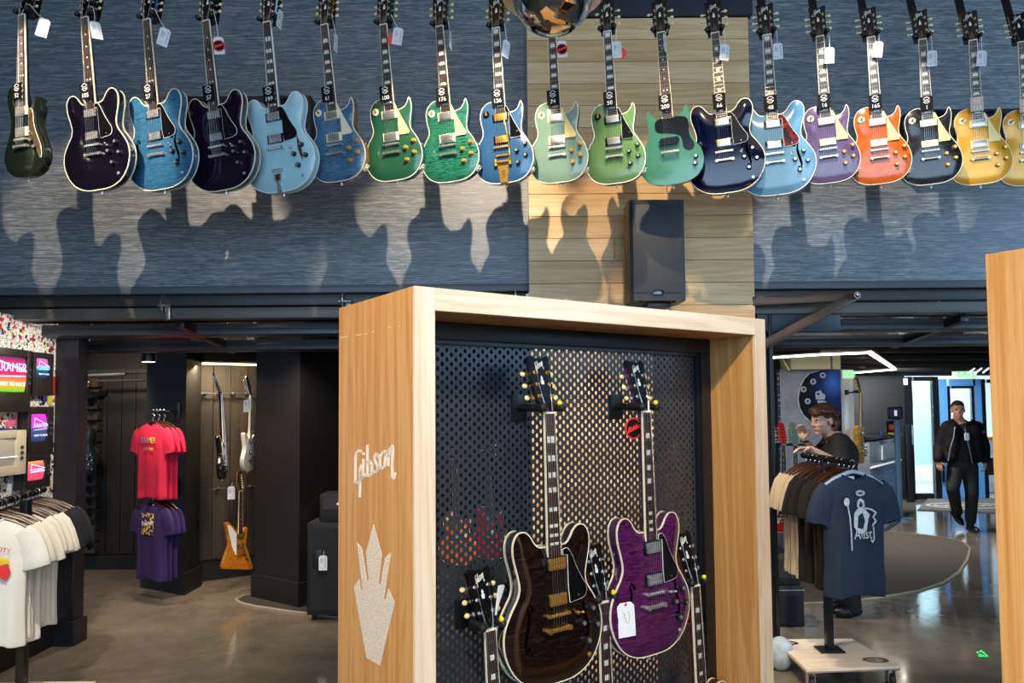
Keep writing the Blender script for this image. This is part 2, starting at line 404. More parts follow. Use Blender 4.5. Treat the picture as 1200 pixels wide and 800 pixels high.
def fl2(x, y): p = on_z(x, y, 0); return Vector((p.x, p.y))
# column with the pink and purple shirts
A, B_, C_ = fl2(168, 688), fl2(215, 697), fl2(233, 686)
D_ = A + (C_ - B_)
c2 = struct(px_prism('column_2', [A, B_, C_, D_], 0, 2.3, BLACK)); b2 = px_prism('baseboard', [A, B_, C_, D_], 0, .19, BLACK, .03); b2.parent = c2
# plank clad niche with hanging guitars
NA, NB = fl2(226, 682), fl2(312, 671)
nd = (NB - NA).normalized(); nn = Vector((nd.y, -nd.x)); nl = (NB - NA).length
niche = struct(px_prism('wall_niche', [NA, NB, NB - nn * .1, NA - nn * .1], 0, 2.3, BLACK))
NW = [wood('niche_plank_%d' % i, a, b, c, 'z', .55, 1.3, .15, seed=20 + i) for i, (a, b, c) in enumerate([('#1e1914', '#2b241d', '#3a3128'), ('#191510', '#251f19', '#322a22'), ('#211b15', '#322a21', '#41372c')])]
nx = 0; i = 0
na = math.atan2(nd.y, nd.x)
while nx < nl - .02:
    w = min(.165, nl - nx); c = NA + nd * (nx + w / 2) + nn * .011
    cuts = [.20, [.9, 1.35, .6][i % 3], 2.1]
    for z0, z1 in zip(cuts, cuts[1:]):
        MB().box((c.x, c.y, (z0 + z1) / 2), (w - .005, .02 + random.random() * .004, z1 - z0 - .004), (0, 0, na), bev=.002).build('plank', NW[(i * 2 + (z0 > .5)) % 3], niche, smooth=0)
    nx += w; i += 1
q = NA + nn * .03; q2 = NB + nn * .03
px_prism('baseboard', [q, q2, NB, NA], 0, .17, BLACK).parent = niche
lz = at(265, 430, (NA.y + NB.y) / 2).z
px_prism('lintel', [NA + nn * .35, NB + nn * .35, NB, NA], lz + .03, 2.3, BLACK).parent = niche
ls = MB().box((((NA + NB) / 2 + nn * .12).x, ((NA + NB) / 2 + nn * .12).y, lz + .02), (nl * .9, .03, .015), (0, 0, na)).build('light_strip', emis('niche_led', '#ffd9a0', 6), niche, smooth=0)
# second black column and the dark wall to its right
A, B_ = fl2(298, 700), fl2(350, 712); C_ = fl2(420, 694); D_ = A + (C_ - B_)
c3 = struct(px_prism('column_3', [A, B_, C_, D_], 0, 2.3, mat('black_column_paint', '#0d0c0d', .55, grain=.2, gs=6))); px_prism('baseboard', [A, B_, C_, D_], 0, .21, BLACK, .03).parent = c3
# back wall: bins, dark boards
BW = 8.0
bx0, bx1, bx2 = at(80, 600, BW).x, at(124, 600, BW).x, at(240, 600, BW).x
bw = struct(MB().bb(-6, bx2, BW, BW + .1, 0, 2.3).build('wall_back_left', mat('dark_back_wall', '#0d0b09', .6), smooth=0))
DB = [wood('dark_board_%d' % i, '#0e0b09', '#16110d', '#1e1812', 'z', .5, 1, .2, seed=40 + i) for i in range(2)]
x = bx1 + .01; i = 0
while x < bx2:
    MB().bb(x + .003, x + .145, BW - .02, BW, .16, 2.06, bev=.002).build('board', DB[i % 2], bw, smooth=0); x += .15; i += 1
MB().bb(bx0, bx2, BW - .035, BW, 0, .15).build('baseboard', BLACK, bw, smooth=0)
MB().bb(bx0 - .3, bx2, BW - .06, BW, 2.06, 2.10).build('top_rail', STEEL, bw, smooth=0)
binm = MB(); binm.bb(-.055, .055, -.10, 0, .0, .006).bb(-.055, -.049, -.10, 0, 0, .095).bb(.049, .055, -.10, 0, 0, .095).bb(-.055, .055, -.006, 0, 0, .095)
binm.bb(-.055, -.02, -.106, -.1, 0, .052).bb(.02, .055, -.106, -.1, 0, .052).bb(-.02, .02, -.106, -.1, 0, .03)
binm = binm.mesh('storage_bin', 0); BINM = mat('bin_plastic', '#3a332c', .35)
bins = empty('bin_rack', (bx0, BW, 0), 0, 'rack of small black parts bins on the dark back wall', 'rack')
MB().bb(0, bx1 - bx0, -.012, 0, .16, 2.05).build('back_panel', BLACK, bins, smooth=0)
for r in range(16):
    for c in range(int((bx1 - bx0) / .118)):
        link('bin', binm, BINM, bins, loc=(.06 + c * .118, -.012, .19 + r * .115))
# rug with a pale edge under column 3
def rug(name, pts, m, edge, label):
    r = tag(MB().foot(pts, .001, .012).build(name, m, smooth=0), label, 'rug')
    n = len(pts); e = MB(); c = sum((Vector(p) for p in pts), Vector((0, 0))) / n
    for i in range(n):
        a, b = Vector(pts[i]), Vector(pts[(i + 1) % n]); ao, bo = a + (a - c).normalized() * .03, b + (b - c).normalized() * .03
        e.prism([(*a, .001), (*b, .001), (*bo, .001), (*ao, .001)], [(*a, .016), (*b, .016), (*bo, .012), (*ao, .012)])
    e.build('edging', edge, r, smooth=0); return r
def arc_pts(pp): return [tuple(on_z(x, y, 0).xy) for x, y in pp]
RUGM = mat('dark_carpet', '#2b2926', .95, grain=.25, gs=300)
RUGE = mat('rug_edge', '#8d8475', .5)
rug('carpet_mat', arc_pts([(420, 690), (300, 697), (287, 699), (278, 703), (283, 707), (300, 711), (340, 717), (420, 727)]), RUGM, RUGE, 'charcoal mat with pale edge around the black column by the amplifier')

# ---- room behind the right opening
t = NT('right_ceiling'); t.set(rough=.7)
t.l(t.ramp(t.noise(t.coords(), 1.2, 3), [(.4, rgb('#1a1a1b')), (.7, rgb('#3b3a37'))]), t.b.inputs['Base Color'])
struct(MB().bb(.3, 11, 5.15, 13.4, 2.34, 2.44).build('ceiling_right', t.m, smooth=0))
for i, (Y, zc) in enumerate(((8.6, 2.31), (9.8, 2.30), (10.7, 2.29), (11.6, 2.28), (12.4, 2.27), (12.95, 2.25))):
    p = MB().cyl((1.6, Y, zc), (9, Y + .3, zc), .045 + .012 * (i % 3), n=10).build('ceiling_pipe', BLACK)
    tag(p, ['thick black ceiling pipe nearest the glass door', 'second black ceiling pipe from the glass door', 'third black ceiling pipe from the glass door', 'fourth black ceiling pipe from the glass door', 'fifth black ceiling pipe, near the exit sign', 'black ceiling pipe right before the entrance'][i], 'pipe', 'black pipes under the right ceiling')
struct(MB().bb(9.5, 9.6, 5.0, 13.4, 0, 2.34).build('wall_side_right', HALLW, smooth=0))
# end wall with the blue entrance door
EY = 13.3
def bpx(mb, x0, y0, x1, y1, Y, dep, bev=0):
    a = at(x0, (y0 + y1) / 2, Y); b = at(x1, (y0 + y1) / 2, Y); z0 = at((x0 + x1) / 2, y1, Y).z; z1 = at((x0 + x1) / 2, y0, Y).z
    return mb.bb(a.x, b.x, Y, Y + dep, z0, z1, bev)
ew = MB(); bpx(ew, 700, 380, 1062, 600, EY, .15); ew = ew
gx0 = at(1062, 500, EY).x
we = struct(MB().bb(.3, gx0, EY, EY + .15, 0, 2.4).bb(gx0, 10, EY, EY + .15, at(1110, 440, EY).z, 2.44).build('wall_end', mat('end_wall_dark', '#0e0d0c', .6, grain=.3, gs=3), smooth=0))
FRM = mat('black_frame', '#0f1114', .35)
w1 = MB(); bpx(w1, 1062, 441, 1071, 586, EY - .02, .1); bpx(w1, 1095, 441, 1102, 586, EY - .02, .1); bpx(w1, 1071, 578, 1095, 586, EY - .02, .1); bpx(w1, 1071, 441, 1095, 446, EY - .02, .1)
w1 = struct(w1.build('window_1', FRM, smooth=0))
m = MB(); bpx(m, 1071, 446, 1095, 578, EY + .03, .008); m.build('pane', GLASS, w1, smooth=0)
m = MB(); bpx(m, 1071, 446, 1095, 545, EY + .05, .006); m.build('frosted_film', NT('frosted_film').set(rgb('#cfe6e6'), .6, trans=.85).m, w1, smooth=0)
BLUE = mat('blue_door_paint', '#62a4e0', .4)
d3 = MB(); bpx(d3, 1103, 444, 1112, 584, EY + .0, .05); bpx(d3, 1143, 444, 1153, 584, EY, .05); bpx(d3, 1112, 444, 1143, 452, EY, .05); bpx(d3, 1112, 545, 1143, 584, EY, .05)
d3 = struct(d3.build('door_3', BLUE, smooth=0))
m = MB(); bpx(m, 1112, 452, 1115, 545, EY - .005, .06); bpx(m, 1140, 452, 1143, 545, EY - .005, .06); bpx(m, 1115, 452, 1140, 455, EY - .005, .06); m.build('glazing_bead', FRM, d3, smooth=0)
m = MB(); bpx(m, 1112, 452, 1143, 545, EY + .02, .008); m.build('pane', GLASS, d3, smooth=0)
m = MB(); bpx(m, 1104, 500, 1106.5, 565, EY - .06, .03, .004); m.build('door_handle', FRM, d3)
w2 = MB(); bpx(w2, 1153, 444, 1157, 586, EY - .02, .1); bpx(w2, 1157, 444, 1260, 448, EY - .02, .1); bpx(w2, 1103, 584, 1260, 588, EY - .02, .1); w2 = struct(w2.build('window_2', FRM, smooth=0))
m = MB(); bpx(m, 1157, 448, 1260, 584, EY + .02, .008); m.build('pane', GLASS, w2, smooth=0)
m = MB(); bpx(m, 1157, 536, 1260, 556, EY - .03, .04); m.build('kick_rail', BLACK, w2, smooth=0)
# lobby beyond the entrance
LOB = mat('lobby_wall_paint', '#d5e4ea', .6)
struct(MB().bb(5, 11, 16.4, 16.5, 0, 3).bb(5.0, 5.1, 13.5, 16.5, 0, 3).bb(10.9, 11, 13.5, 16.5, 0, 3).build('wall_lobby', LOB, smooth=0))
struct(MB().bb(5, 11, 13.5, 16.5, 3, 3.1).build('ceiling_lobby', LOB, smooth=0))
SH = empty('lobby_counter', (9.4, 14.6, 0), 0, 'white lobby counter with an orange top right of the blue door', 'counter')
MB().bb(-.9, .9, -.3, .3, 0, .98, bev=.01).build('body', WHITEP, SH); MB().bb(-.95, .95, -.35, .35, .98, 1.04, bev=.01).build('top', mat('orange_top', '#d9772e', .35), SH)
for i in range(3):
    pz = empty('wall_picture', (7.75 + .55 * i, 16.38, 1.75 + .22 * (i % 2)), 0, ['small teal picture on the lobby wall seen through the door glass', 'small red picture on the lobby wall seen through the door glass', 'small grey picture on the lobby wall right of the red one'][i], 'picture', 'pictures on the lobby wall')
    MB().bb(-.2, .2, -.02, 0, -.16, .16, bev=.004).build('frame', FRM, pz); MB().bb(-.18, .18, -.024, -.018, -.14, .14).build('print', mat('lobby_print_%d' % i, ['#57a6a6', '#b8383c', '#8d98a0'][i], .5, grain=.4, gs=9), pz, smooth=0)
# ------------------------------------------------------------------ guitars
def spline(pts, closed=True, sub=5, sharp=()):
    """Catmull-Rom through the points; points listed in sharp stay corners"""
    n = len(pts); out = []
    for i in range(n):
        p0, p1, p2, p3 = pts[(i - 1) % n], pts[i], pts[(i + 1) % n], pts[(i + 2) % n]
        if i in sharp: p0 = p1
        if (i + 1) % n in sharp: p3 = p2
        for k in range(sub):
            t = k / sub
            out.append(tuple(.5 * (2 * b + (c - a) * t + (2 * a - 5 * b + 4 * c - d) * t * t + (3 * b - a - 3 * c + d) * t ** 3) for a, b, c, d in zip(p0, p1, p2, p3)))
    return out
def mirror(half): return half + [(-x, z) for x, z in half[::-1] if abs(x) > 1e-6]
ES_H = [(0, 0), (.075, .004), (.137, .03), (.180, .078), (.202, .14), (.197, .197), (.170, .247), (.144, .285), (.137, .318), (.146, .36), (.158, .405), (.158, .447), (.140, .476), (.112, .481), (.090, .466), (.074, .443), (.056, .428), (.030, .426)]
LP_R = [(0, 0), (.07, .004), (.122, .028), (.155, .075), (.165, .125), (.157, .175), (.135, .222), (.113, .258), (.108, .288), (.114, .322), (.121, .36), (.122, .398), (.113, .425), (.106, .418), (.098, .398), (.082, .380), (.056, .372), (.030, .373)]
LP_L = [(-.030, .433), (-.062, .438), (-.092, .424), (-.112, .396), (-.118, .36), (-.114, .322), (-.107, .288), (-.112, .258), (-.135, .222), (-.157, .175), (-.165, .125), (-.155, .075), (-.122, .028), (-.07, .004)]
SG_H = [(0, 0), (.065, .004), (.122, .026), (.157, .07), (.168, .12), (.158, .168), (.132, .21), (.112, .25), (.104, .283), (.107, .318), (.113, .35), (.110, .38), (.098, .410), (.089, .394), (.075, .370), (.054, .353), (.030, .350)]
OFF = [(0, 0), (.07, .006), (.122, .036), (.148, .085), (.147, .135), (.125, .185), (.106, .235), (.105, .285), (.116, .325), (.121, .365), (.108, .392), (.086, .394), (.070, .372), (.050, .350), (.026, .345), (-.026, .375), (-.045, .392), (-.058, .43), (-.078, .462), (-.105, .462), (-.124, .43), (-.124, .385), (-.108, .335), (-.100, .285), (-.106, .235), (-.128, .185), (-.150, .135), (-.150, .085), (-.122, .036), (-.07, .006)]
EXP = [(-.215, .02), (.16, -.06), (.175, -.03), (.075, .22), (.10, .40), (.085, .415), (.03, .37), (-.03, .38), (-.145, .50), (-.185, .49), (-.135, .26), (-.225, .05)]
STR = [(0, 0), (.075, .005), (.128, .035), (.155, .09), (.150, .145), (.125, .19), (.105, .235), (.108, .28), (.125, .325), (.135, .365), (.125, .385), (.095, .365), (.06, .335), (.030, .33), (-.030, .345), (-.07, .37), (-.108, .405), (-.13, .415), (-.142, .395), (-.128, .34), (-.108, .29), (-.103, .24), (-.125, .19), (-.150, .145), (-.155, .09), (-.128, .035), (-.075, .005)]
SHAPE = {
    'es': dict(out=spline(mirror(ES_H), sub=4), T=.045, arch=.013, L=.845, br=.215, tail=.170, pn=.372, pb=.262, fend=.394),
    'lp': dict(out=spline(LP_R + LP_L, sub=4, sharp=(12,)), T=.050, arch=.012, L=.822, br=.188, tail=.143, pn=.345, pb=.228, fend=.368),
    'sg': dict(out=spline(mirror(SG_H), sub=4, sharp=(12, len(SG_H) + 4)), T=.036, arch=.003, L=.800, br=.168, tail=.135, pn=.325, pb=.215, fend=.350),
    'off': dict(out=spline(OFF, sub=3), T=.042, arch=.008, L=.815, br=.185, tail=.150, pn=.330, pb=.225, fend=.350),
    'exp': dict(out=spline(EXP, sub=2, sharp=tuple(range(len(EXP)))), T=.044, arch=.001, L=.815, br=.180, tail=.140, pn=.340, pb=.222, fend=.362),
    'str': dict(out=spline(STR, sub=3), T=.044, arch=.003, L=.810, br=.165, tail=.135, pn=.330, pb=.205, fend=.345),
}
def seg_dist(px, pz, out):
    best = 9
    for (ax, az), (bx, bz) in zip(out, out[1:] + out[:1]):
        dx, dz = bx - ax, bz - az; l = dx * dx + dz * dz
        t = 0 if l < 1e-12 else max(0, min(1, ((px - ax) * dx + (pz - az) * dz) / l))
        d = (px - ax - t * dx) ** 2 + (pz - az - t * dz) ** 2
        if d < best: best = d
    return math.sqrt(best)
def inside(px, pz, out):
    c = False
    for (ax, az), (bx, bz) in zip(out, out[1:] + out[:1]):
        if (az > pz) != (bz > pz) and px < (bx - ax) * (pz - az) / (bz - az) + ax: c = not c
    return c
def arch_y(kind, x, z):
    S = SHAPE[kind]
    if not inside(x, z, S['out']): return 0
    d = min(seg_dist(x, z, S['out']) / .075, 1)
    return -S['arch'] * (1 - (1 - d) ** 2) - .001
MC = {}
def body_mesh(kind):
    if ('body', kind) in MC: return MC['body', kind]
    S = SHAPE[kind]; out = S['out']; n = len(out); T = S['T']
    pts = [Vector(p) for p in out]
    x0, x1 = min(p[0] for p in out), max(p[0] for p in out); z0, z1 = min(p[1] for p in out), max(p[1] for p in out)
    g = .017; z = z0; row = 0
    while z < z1:
        x = x0 + (g / 2 if row % 2 else 0)
        while x < x1:
            if inside(x, z, out) and seg_dist(x, z, out) > .007: pts.append(Vector((x, z)))
            x += g
        z += g * .87; row += 1
    vs, es, fs, *_ = delaunay_2d_cdt(pts, [(i, (i + 1) % n) for i in range(n)], [], 1, 1e-5)
    bm = bmesh.new(); top = []
    for v in vs:
        on = seg_dist(v.x, v.y, out) < 1e-4
        top.append(bm.verts.new((v.x, -.001 if on else arch_y(kind, v.x, v.y), v.y)))
    for f in fs:
        try: bm.faces.new([top[i] for i in f])
        except ValueError: pass
    bnd = [v for v in top if abs(v.co.y + .001) < 1e-9]
    near = {}
    ring = []
    for p in out:
        ring.append(min(top, key=lambda v: (v.co.x - p[0]) ** 2 + (v.co.z - p[1]) ** 2))
    ring = [v for i, v in enumerate(ring) if v is not ring[i - 1]]
    m = len(ring); c = sum((v.co for v in ring), Vector()) / m
    def offs(i, d):
        a, b = ring[i - 1].co, ring[(i + 1) % m].co; t_ = Vector((b.x - a.x, 0, b.z - a.z)).normalized()
        q = Vector((-t_.z, 0, t_.x))
        return ring[i].co + q * d
    area = sum(ring[i].co.x * ring[(i + 1) % m].co.z - ring[(i + 1) % m].co.x * ring[i].co.z for i in range(m))
    sg = 1 if area > 0 else -1
    r1 = [bm.verts.new((v.co.x, T - .006, v.co.z)) for v in ring]
    r2 = []
    for i in range(m):
        p = offs(i, .0045 * sg); r2.append(bm.verts.new((p.x, T, p.z)))
    for a, b in ((ring, r1), (r1, r2)):
        for i in range(m):
            f = bm.faces.new([a[i], a[(i + 1) % m], b[(i + 1) % m], b[i]]); f.material_index = 1
    rmap = {}
    for v, w_ in zip(ring, r2): rmap[v] = w_
    for f in fs:
        q = [top[i] for i in f]
        for v in q:
            if v not in rmap: rmap[v] = bm.verts.new((v.co.x, T, v.co.z))
        try: bm.faces.new([rmap[v] for v in q[::-1]]).material_index = 1
        except ValueError: pass
    bmesh.ops.recalc_face_normals(bm, faces=bm.faces)
    me = bpy.data.meshes.new('body'); bm.to_mesh(me); bm.free()
    for p in me.polygons: p.use_smooth = True
    me.set_sharp_from_angle(angle=R(42))
    # binding ring
    def ringmesh(y0, y1, name):
        b = bmesh.new(); q = [Vector((v[0], v[1])) for v in out]; k = len(q); A = []; B = []; C = []; D = []
        ar = sum(q[i].x * q[(i + 1) % k].y - q[(i + 1) % k].x * q[i].y for i in range(k)); s_ = 1 if ar > 0 else -1
        for i in range(k):
            t_ = (q[(i + 1) % k] - q[i - 1]).normalized(); nn_ = Vector((-t_.y, t_.x)) * s_
            o_ = q[i] - nn_ * .0007; in_ = q[i] + nn_ * .0030
            A.append(b.verts.new((in_.x, y0 - .0012, in_.y))); B.append(b.verts.new((o_.x, y0 - .0012, o_.y))); C.append(b.verts.new((o_.x, y1, o_.y))); D.append(b.verts.new((in_.x, y1, in_.y)))
        for i in range(k):
            j = (i + 1) % k
            for P, Q in ((A, B), (B, C), (C, D), (D, A)): b.faces.new([P[i], P[j], Q[j], Q[i]])
        bmesh.ops.recalc_face_normals(b, faces=b.faces)
        mm_ = bpy.data.meshes.new(name); b.to_mesh(mm_); b.free(); return mm_
    MC['body', kind] = me
    MC['bind', kind] = ringmesh(-.0015, .0035, 'binding')
    MC['bind2', kind] = ringmesh(T - .006, T - .001, 'back_binding')
    return me
def cached(key, fn):
    if key not in MC: MC[key] = fn()
    return MC[key]
SCALE = .628
def fret(L, n): return L - SCALE * (1 - 2 ** (-n / 12))
def fb_w(L, z, fend): return .0215 + (.0285 - .0215) * (L - z) / (L - fend)
def neck_mesh(kind):
    S = SHAPE[kind]; L = S['L']; m = MB(); rings = []
    join = S['fend'] + .045
    for z, dep in ((join - .06, .040), (join, .036), (join + .03, .024), (fret(L, 9), .0225), (L - .03, .021), (L + .004, .021)):
        hw = fb_w(L, z, S['fend']); rg = []
        for k in range(9):
            a = math.pi * k / 8; rg.append(m.v((-hw * math.cos(a), -.0035 + dep * math.sin(a) ** .8 if k not in (0, 8) else -.0035, z)))
        rings.append(rg)
    for a, b in zip(rings, rings[1:]):
        for k in range(8): m._f([a[k], a[k + 1], b[k + 1], b[k]])
        m._f([a[8], a[0], b[0], b[8]])
    m._f(rings[0]); m._f(rings[-1]); return m.mesh('neck')
def board_mesh(kind):
    S = SHAPE[kind]; L = S['L']; a, b = .0215, .0285; fe = S['fend']; y0 = -.012
    return MB().prism([(-b, y0, fe), (b, y0, fe), (a, y0, L), (-a, y0, L)], [(-b, -.004, fe), (b, -.004, fe), (a, -.004, L), (-a, -.004, L)]).mesh('fretboard', 0)
def edge_mesh(kind):
    S = SHAPE[kind]; L = S['L']; fe = S['fend']; m = MB()
    for s in (-1, 1):
        for_ = [(s * .0285, fe), (s * .0215, L)]; w = .0022
        m.prism([(s * (.0285 + .0004), -.0125, fe), (s * (.0215 + .0004), -.0125, L), (s * (.0215 - w), -.0125, L), (s * (.0285 - w), -.0125, fe)],
                [(s * (.0285 + .0004), -.004, fe), (s * (.0215 + .0004), -.004, L), (s * (.0215 - w), -.004, L), (s * (.0285 - w), -.004, fe)])
    m.bb(-.0215, .0215, -.0145, -.004, L - .002, L + .004)
    return m.mesh('fretboard_binding', 0)
def frets_mesh(kind):
    S = SHAPE[kind]; L = S['L']; m = MB()
    for n in range(1, 23):
        z = fret(L, n); w = fb_w(L, z, S['fend']) - .0012
        m.bb(-w, w, -.0132, -.0115, z - .0009, z + .0009)
    return m.mesh('frets', 0)
def inlay_mesh(style, w, h):
    def f():
        m = MB(); y0, y1 = -.0127, -.0118
        if style == 'trap': m.xz([(-w, -h), (w, -h), (w * .78, h), (-w * .78, h)], y0, y1)
        elif style == 'block': m.xz([(-w, -h), (w, -h), (w, h), (-w, h)], y0, y1)
        elif style == 'split':
            m.xz([(-w, -h), (-.1 * w - .001, -h), (-.2 * w - .001, h), (-w, h)], y0, y1); m.xz([(.1 * w + .001, -h), (w, -h), (w, h), (.0 * w + .001, h)], y0, y1)
        else: m.cyl((0, y0, 0), (0, y1, 0), .0042, n=10)
        return m.mesh('inlay', 0)
    return cached(('inlay', style, round(w, 4), round(h, 4)), f)
GIB = [[(190, 190), (170, 187), (152, 205), (144, 240), (143, 430), (165, 438), (180, 415), (188, 350)], [(182, 320), (178, 545)], [(188, 300), (188, 400), (205, 395)],
       [(206, 255), (204, 390), (225, 375)], [(208, 205), (208, 215)], [(237, 145), (237, 385), (255, 382), (270, 365), (273, 300), (258, 268), (240, 285)], [(270, 370), (285, 348)],
       [(328, 240), (318, 218), (302, 212), (292, 240), (300, 278), (317, 305), (316, 340), (302, 355), (284, 345)], [(316, 335), (333, 318)],
       [(372, 190), (352, 205), (336, 240), (335, 315), (350, 325), (370, 308), (380, 225), (372, 190)], [(378, 215), (392, 195), (402, 180)], [(402, 180), (400, 302)], [(402, 230), (418, 165), (432, 148), (437, 180), (430, 300), (432, 392), (445, 402), (456, 362)]]
def head_outline(kind):
    if kind in ('str', 'exp'):
        return [(-.022, 0), (.022, 0), (.034, .05), (.03, .12), (.018, .2), (-.02, .215), (-.04, .19), (-.044, .05)] if kind == 'str' else [(-.022, 0), (.022, 0), (.026, .05), (.02, .13), (.045, .2), (.035, .225), (.0, .2), (-.03, .07)]
    h = [(.0215, 0), (.0235, .02), (.032, .042), (.039, .065), (.0405, .12), (.0425, .17), (.046, .184), (.036, .192), (.022, .188), (.010, .182), (.0, .188)]
    return h + [(-x, z) for x, z in h[::-1] if x > 1e-6]
HT = Matrix.Rotation(R(-14), 4, 'X')
def head_mesh(kind):
    o = head_outline(kind); m = MB(); m.mi = 0
    m.xz(o, -.006, -.0035); m.mi = 1; m.xz([(x * .995, z) for x, z in o], -.0036, .010)
    return m.mesh('headstock', 30)
def tuner_meshes():
    m = MB().cyl((0, -.018, 0), (0, -.005, 0), .0035, n=10).cyl((0, -.0075, 0), (0, -.005, 0), .0062, n=12).box((.006, .014, 0), (.014, .010, .014), bev=.002)
    MC['tuner'] = m.cyl((.012, .014, 0), (.026, .014, 0), .0028, n=8).mesh('tuner')
    MC['button'] = MB().ell((.034, .014, 0), (.0105, .0052, .0085), 12, 7).mesh('button')
tuner_meshes()
def pickup_mesh(style):
    m = MB()
    if style == 'hum':   # metal cover with a row of screws
        m.box((0, -.0225, 0), (.069, .008, .037), bev=.0025)
        for s in range(6): m.cyl((-.026 + s * .0104, -.0275, -.009), (-.026 + s * .0104, -.026, -.009), .0023, n=8)
    elif style == 'p90':
        m.box((0, -.020, 0), (.086, .010, .038), bev=.004)
        for s in range(6): m.cyl((-.026 + s * .0104, -.0262, 0), (-.026 + s * .0104, -.0245, 0), .0025, n=8)
    elif style == 'dog':
        m.xz([(-.055, 0), (-.043, .018), (.043, .018), (.055, 0), (.043, -.018), (-.043, -.018)], -.024, -.012)
        for s in range(6): m.cyl((-.026 + s * .0104, -.0262, 0), (-.026 + s * .0104, -.0235, 0), .0025, n=8)
    return m.mesh('pickup')
def ring_mesh(): return MB().box((0, -.0155, 0), (.090, .007, .045), bev=.002).cyl((-.0405, -.0205, 0), (-.0405, -.019, 0), .0025).cyl((.0405, -.0205, 0), (.0405, -.019, 0), .0025).mesh('pickup_ring')
def bridge_mesh():
    m = MB().box((0, -.024, 0), (.092, .007, .011), bev=.002)
    for s in range(6): m.box((-.026 + s * .0104, -.0285, 0), (.007, .003, .009), bev=.0008)
    for s in (-1, 1): m.cyl((s * .0395, -.029, 0), (s * .0395, -.012, 0), .0062, n=12)
    return m.mesh('bridge')
def tail_mesh():
    m = MB().cyl((-.046, -.024, 0), (.046, -.024, 0), .0075, n=12)
    for s in (-1, 1): m.cyl((s * .041, -.031, 0), (s * .041, -.012, 0), .0085, n=14)
    return m.mesh('tailpiece')
def knob_mesh(): return MB().lathe([(.0, -.020), (.0085, -.020), (.0105, -.0175), (.0112, -.006), (.0135, 0)], 20, Matrix.Rotation(R(-90), 4, 'X') @ Matrix.Scale(1, 4)).mesh('knob')
def kcap_mesh(): return MB().cyl((0, -.0212, 0), (0, -.0196, 0), .0072, n=14).mesh('cap', 0)
def knob_mesh2():
    M = Matrix(((1, 0, 0, 0), (0, 0, 1, 0), (0, 1, 0, 0), (0, 0, 0, 1)))
    return MB().lathe([(.0, -.020), (.0085, -.020), (.0105, -.0175), (.0112, -.006), (.0135, 0)], 20, M).mesh('knob')
def strings_mesh(kind, which=None):
    S = SHAPE[kind]; L = S['L']; m = MB()
    for s in range(6):
        if which is not None and s != which: continue
        xb = -.026 + s * .0104; xn = -.0175 + s * .007; r = .0007 - s * .00008
        m.tube([(xb, -.026, S['tail']), (xb, -.0305, S['br']), (xn, -.0158, L)], r, 5)
        ts = [(-.026, .135), (-.026, .095), (-.026, .055), (.026, .055), (.026, .095), (.026, .135)][s]
        q = HT @ Vector((ts[0] * .9, -.014, ts[1])); m.tube([(xn, -.0158, L), (q.x, q.y, L + q.z)], r, 4)
    return m.mesh('string', 60)
GUARD = {
    'lp': spline([(.0275, .400), (.036, .402), (.066, .330), (.108, .246), (.104, .232), (.047, .232), (.0475, .27), (.0475, .32), (.0475, .362), (.030, .372)], sub=2, sharp=range(10)),
    'es': spline([(.0285, .412), (.048, .414), (.066, .390), (.084, .350), (.104, .315), (.121, .288), (.122, .266), (.108, .251), (.052, .244), (.0475, .29), (.0475, .35), (.0475, .394), (.0285, .396)], sub=3, sharp=(0, 8, 9, 10, 11, 12)),
    'sg': spline([(-.028, .352), (-.058, .347), (-.070, .325), (-.066, .295), (-.050, .280), (-.02, .275), (.032, .262), (.060, .245), (.066, .215), (.070, .185), (.095, .168), (.122, .178), (.124, .205), (.108, .235), (.103, .27), (.105, .31), (.093, .340), (.060, .350), (.028, .352)], sub=2, sharp=(0, 18)),
    'off': spline([(.03, .335), (.062, .335), (.078, .315), (.080, .27), (.098, .215), (.128, .155), (.138, .10), (.128, .085), (.108, .12), (.075, .17), (.048, .19), (.048, .30), (.028, .335)], sub=2),
    'exp': [(-.045, .36), (-.13, .46), (-.165, .47), (-.14, .37), (-.10, .22), (-.06, .14), (-.048, .14), (-.048, .30)],
    'str': spline([(.03, .34), (.08, .33), (.085, .25), (.10, .18), (.13, .13), (.12, .08), (.07, .11), (-.03, .17), (-.08, .23), (-.10, .33), (-.03, .35)], sub=2),
}
def guard_mesh(kind, grow=0):
    o = GUARD[kind]; n = len(o)
    if grow:
        q = [Vector(p) for p in o]; ar = sum(q[i].x * q[(i + 1) % n].y - q[(i + 1) % n].x * q[i].y for i in range(n)); s_ = 1 if ar > 0 else -1
        o2 = []
        for i in range(n):
            t_ = (q[(i + 1) % n] - q[i - 1]).normalized(); o2.append(tuple(q[i] - Vector((-t_.y, t_.x)) * s_ * grow))
        o = o2
    y = {'lp': -.0185, 'es': -.0195, 'sg': -.0065, 'off': -.0125, 'exp': -.006, 'str': -.007}[kind]
    return MB().xz(o, y - (0 if grow else .0006), y + .0022).mesh('pickguard', 0)
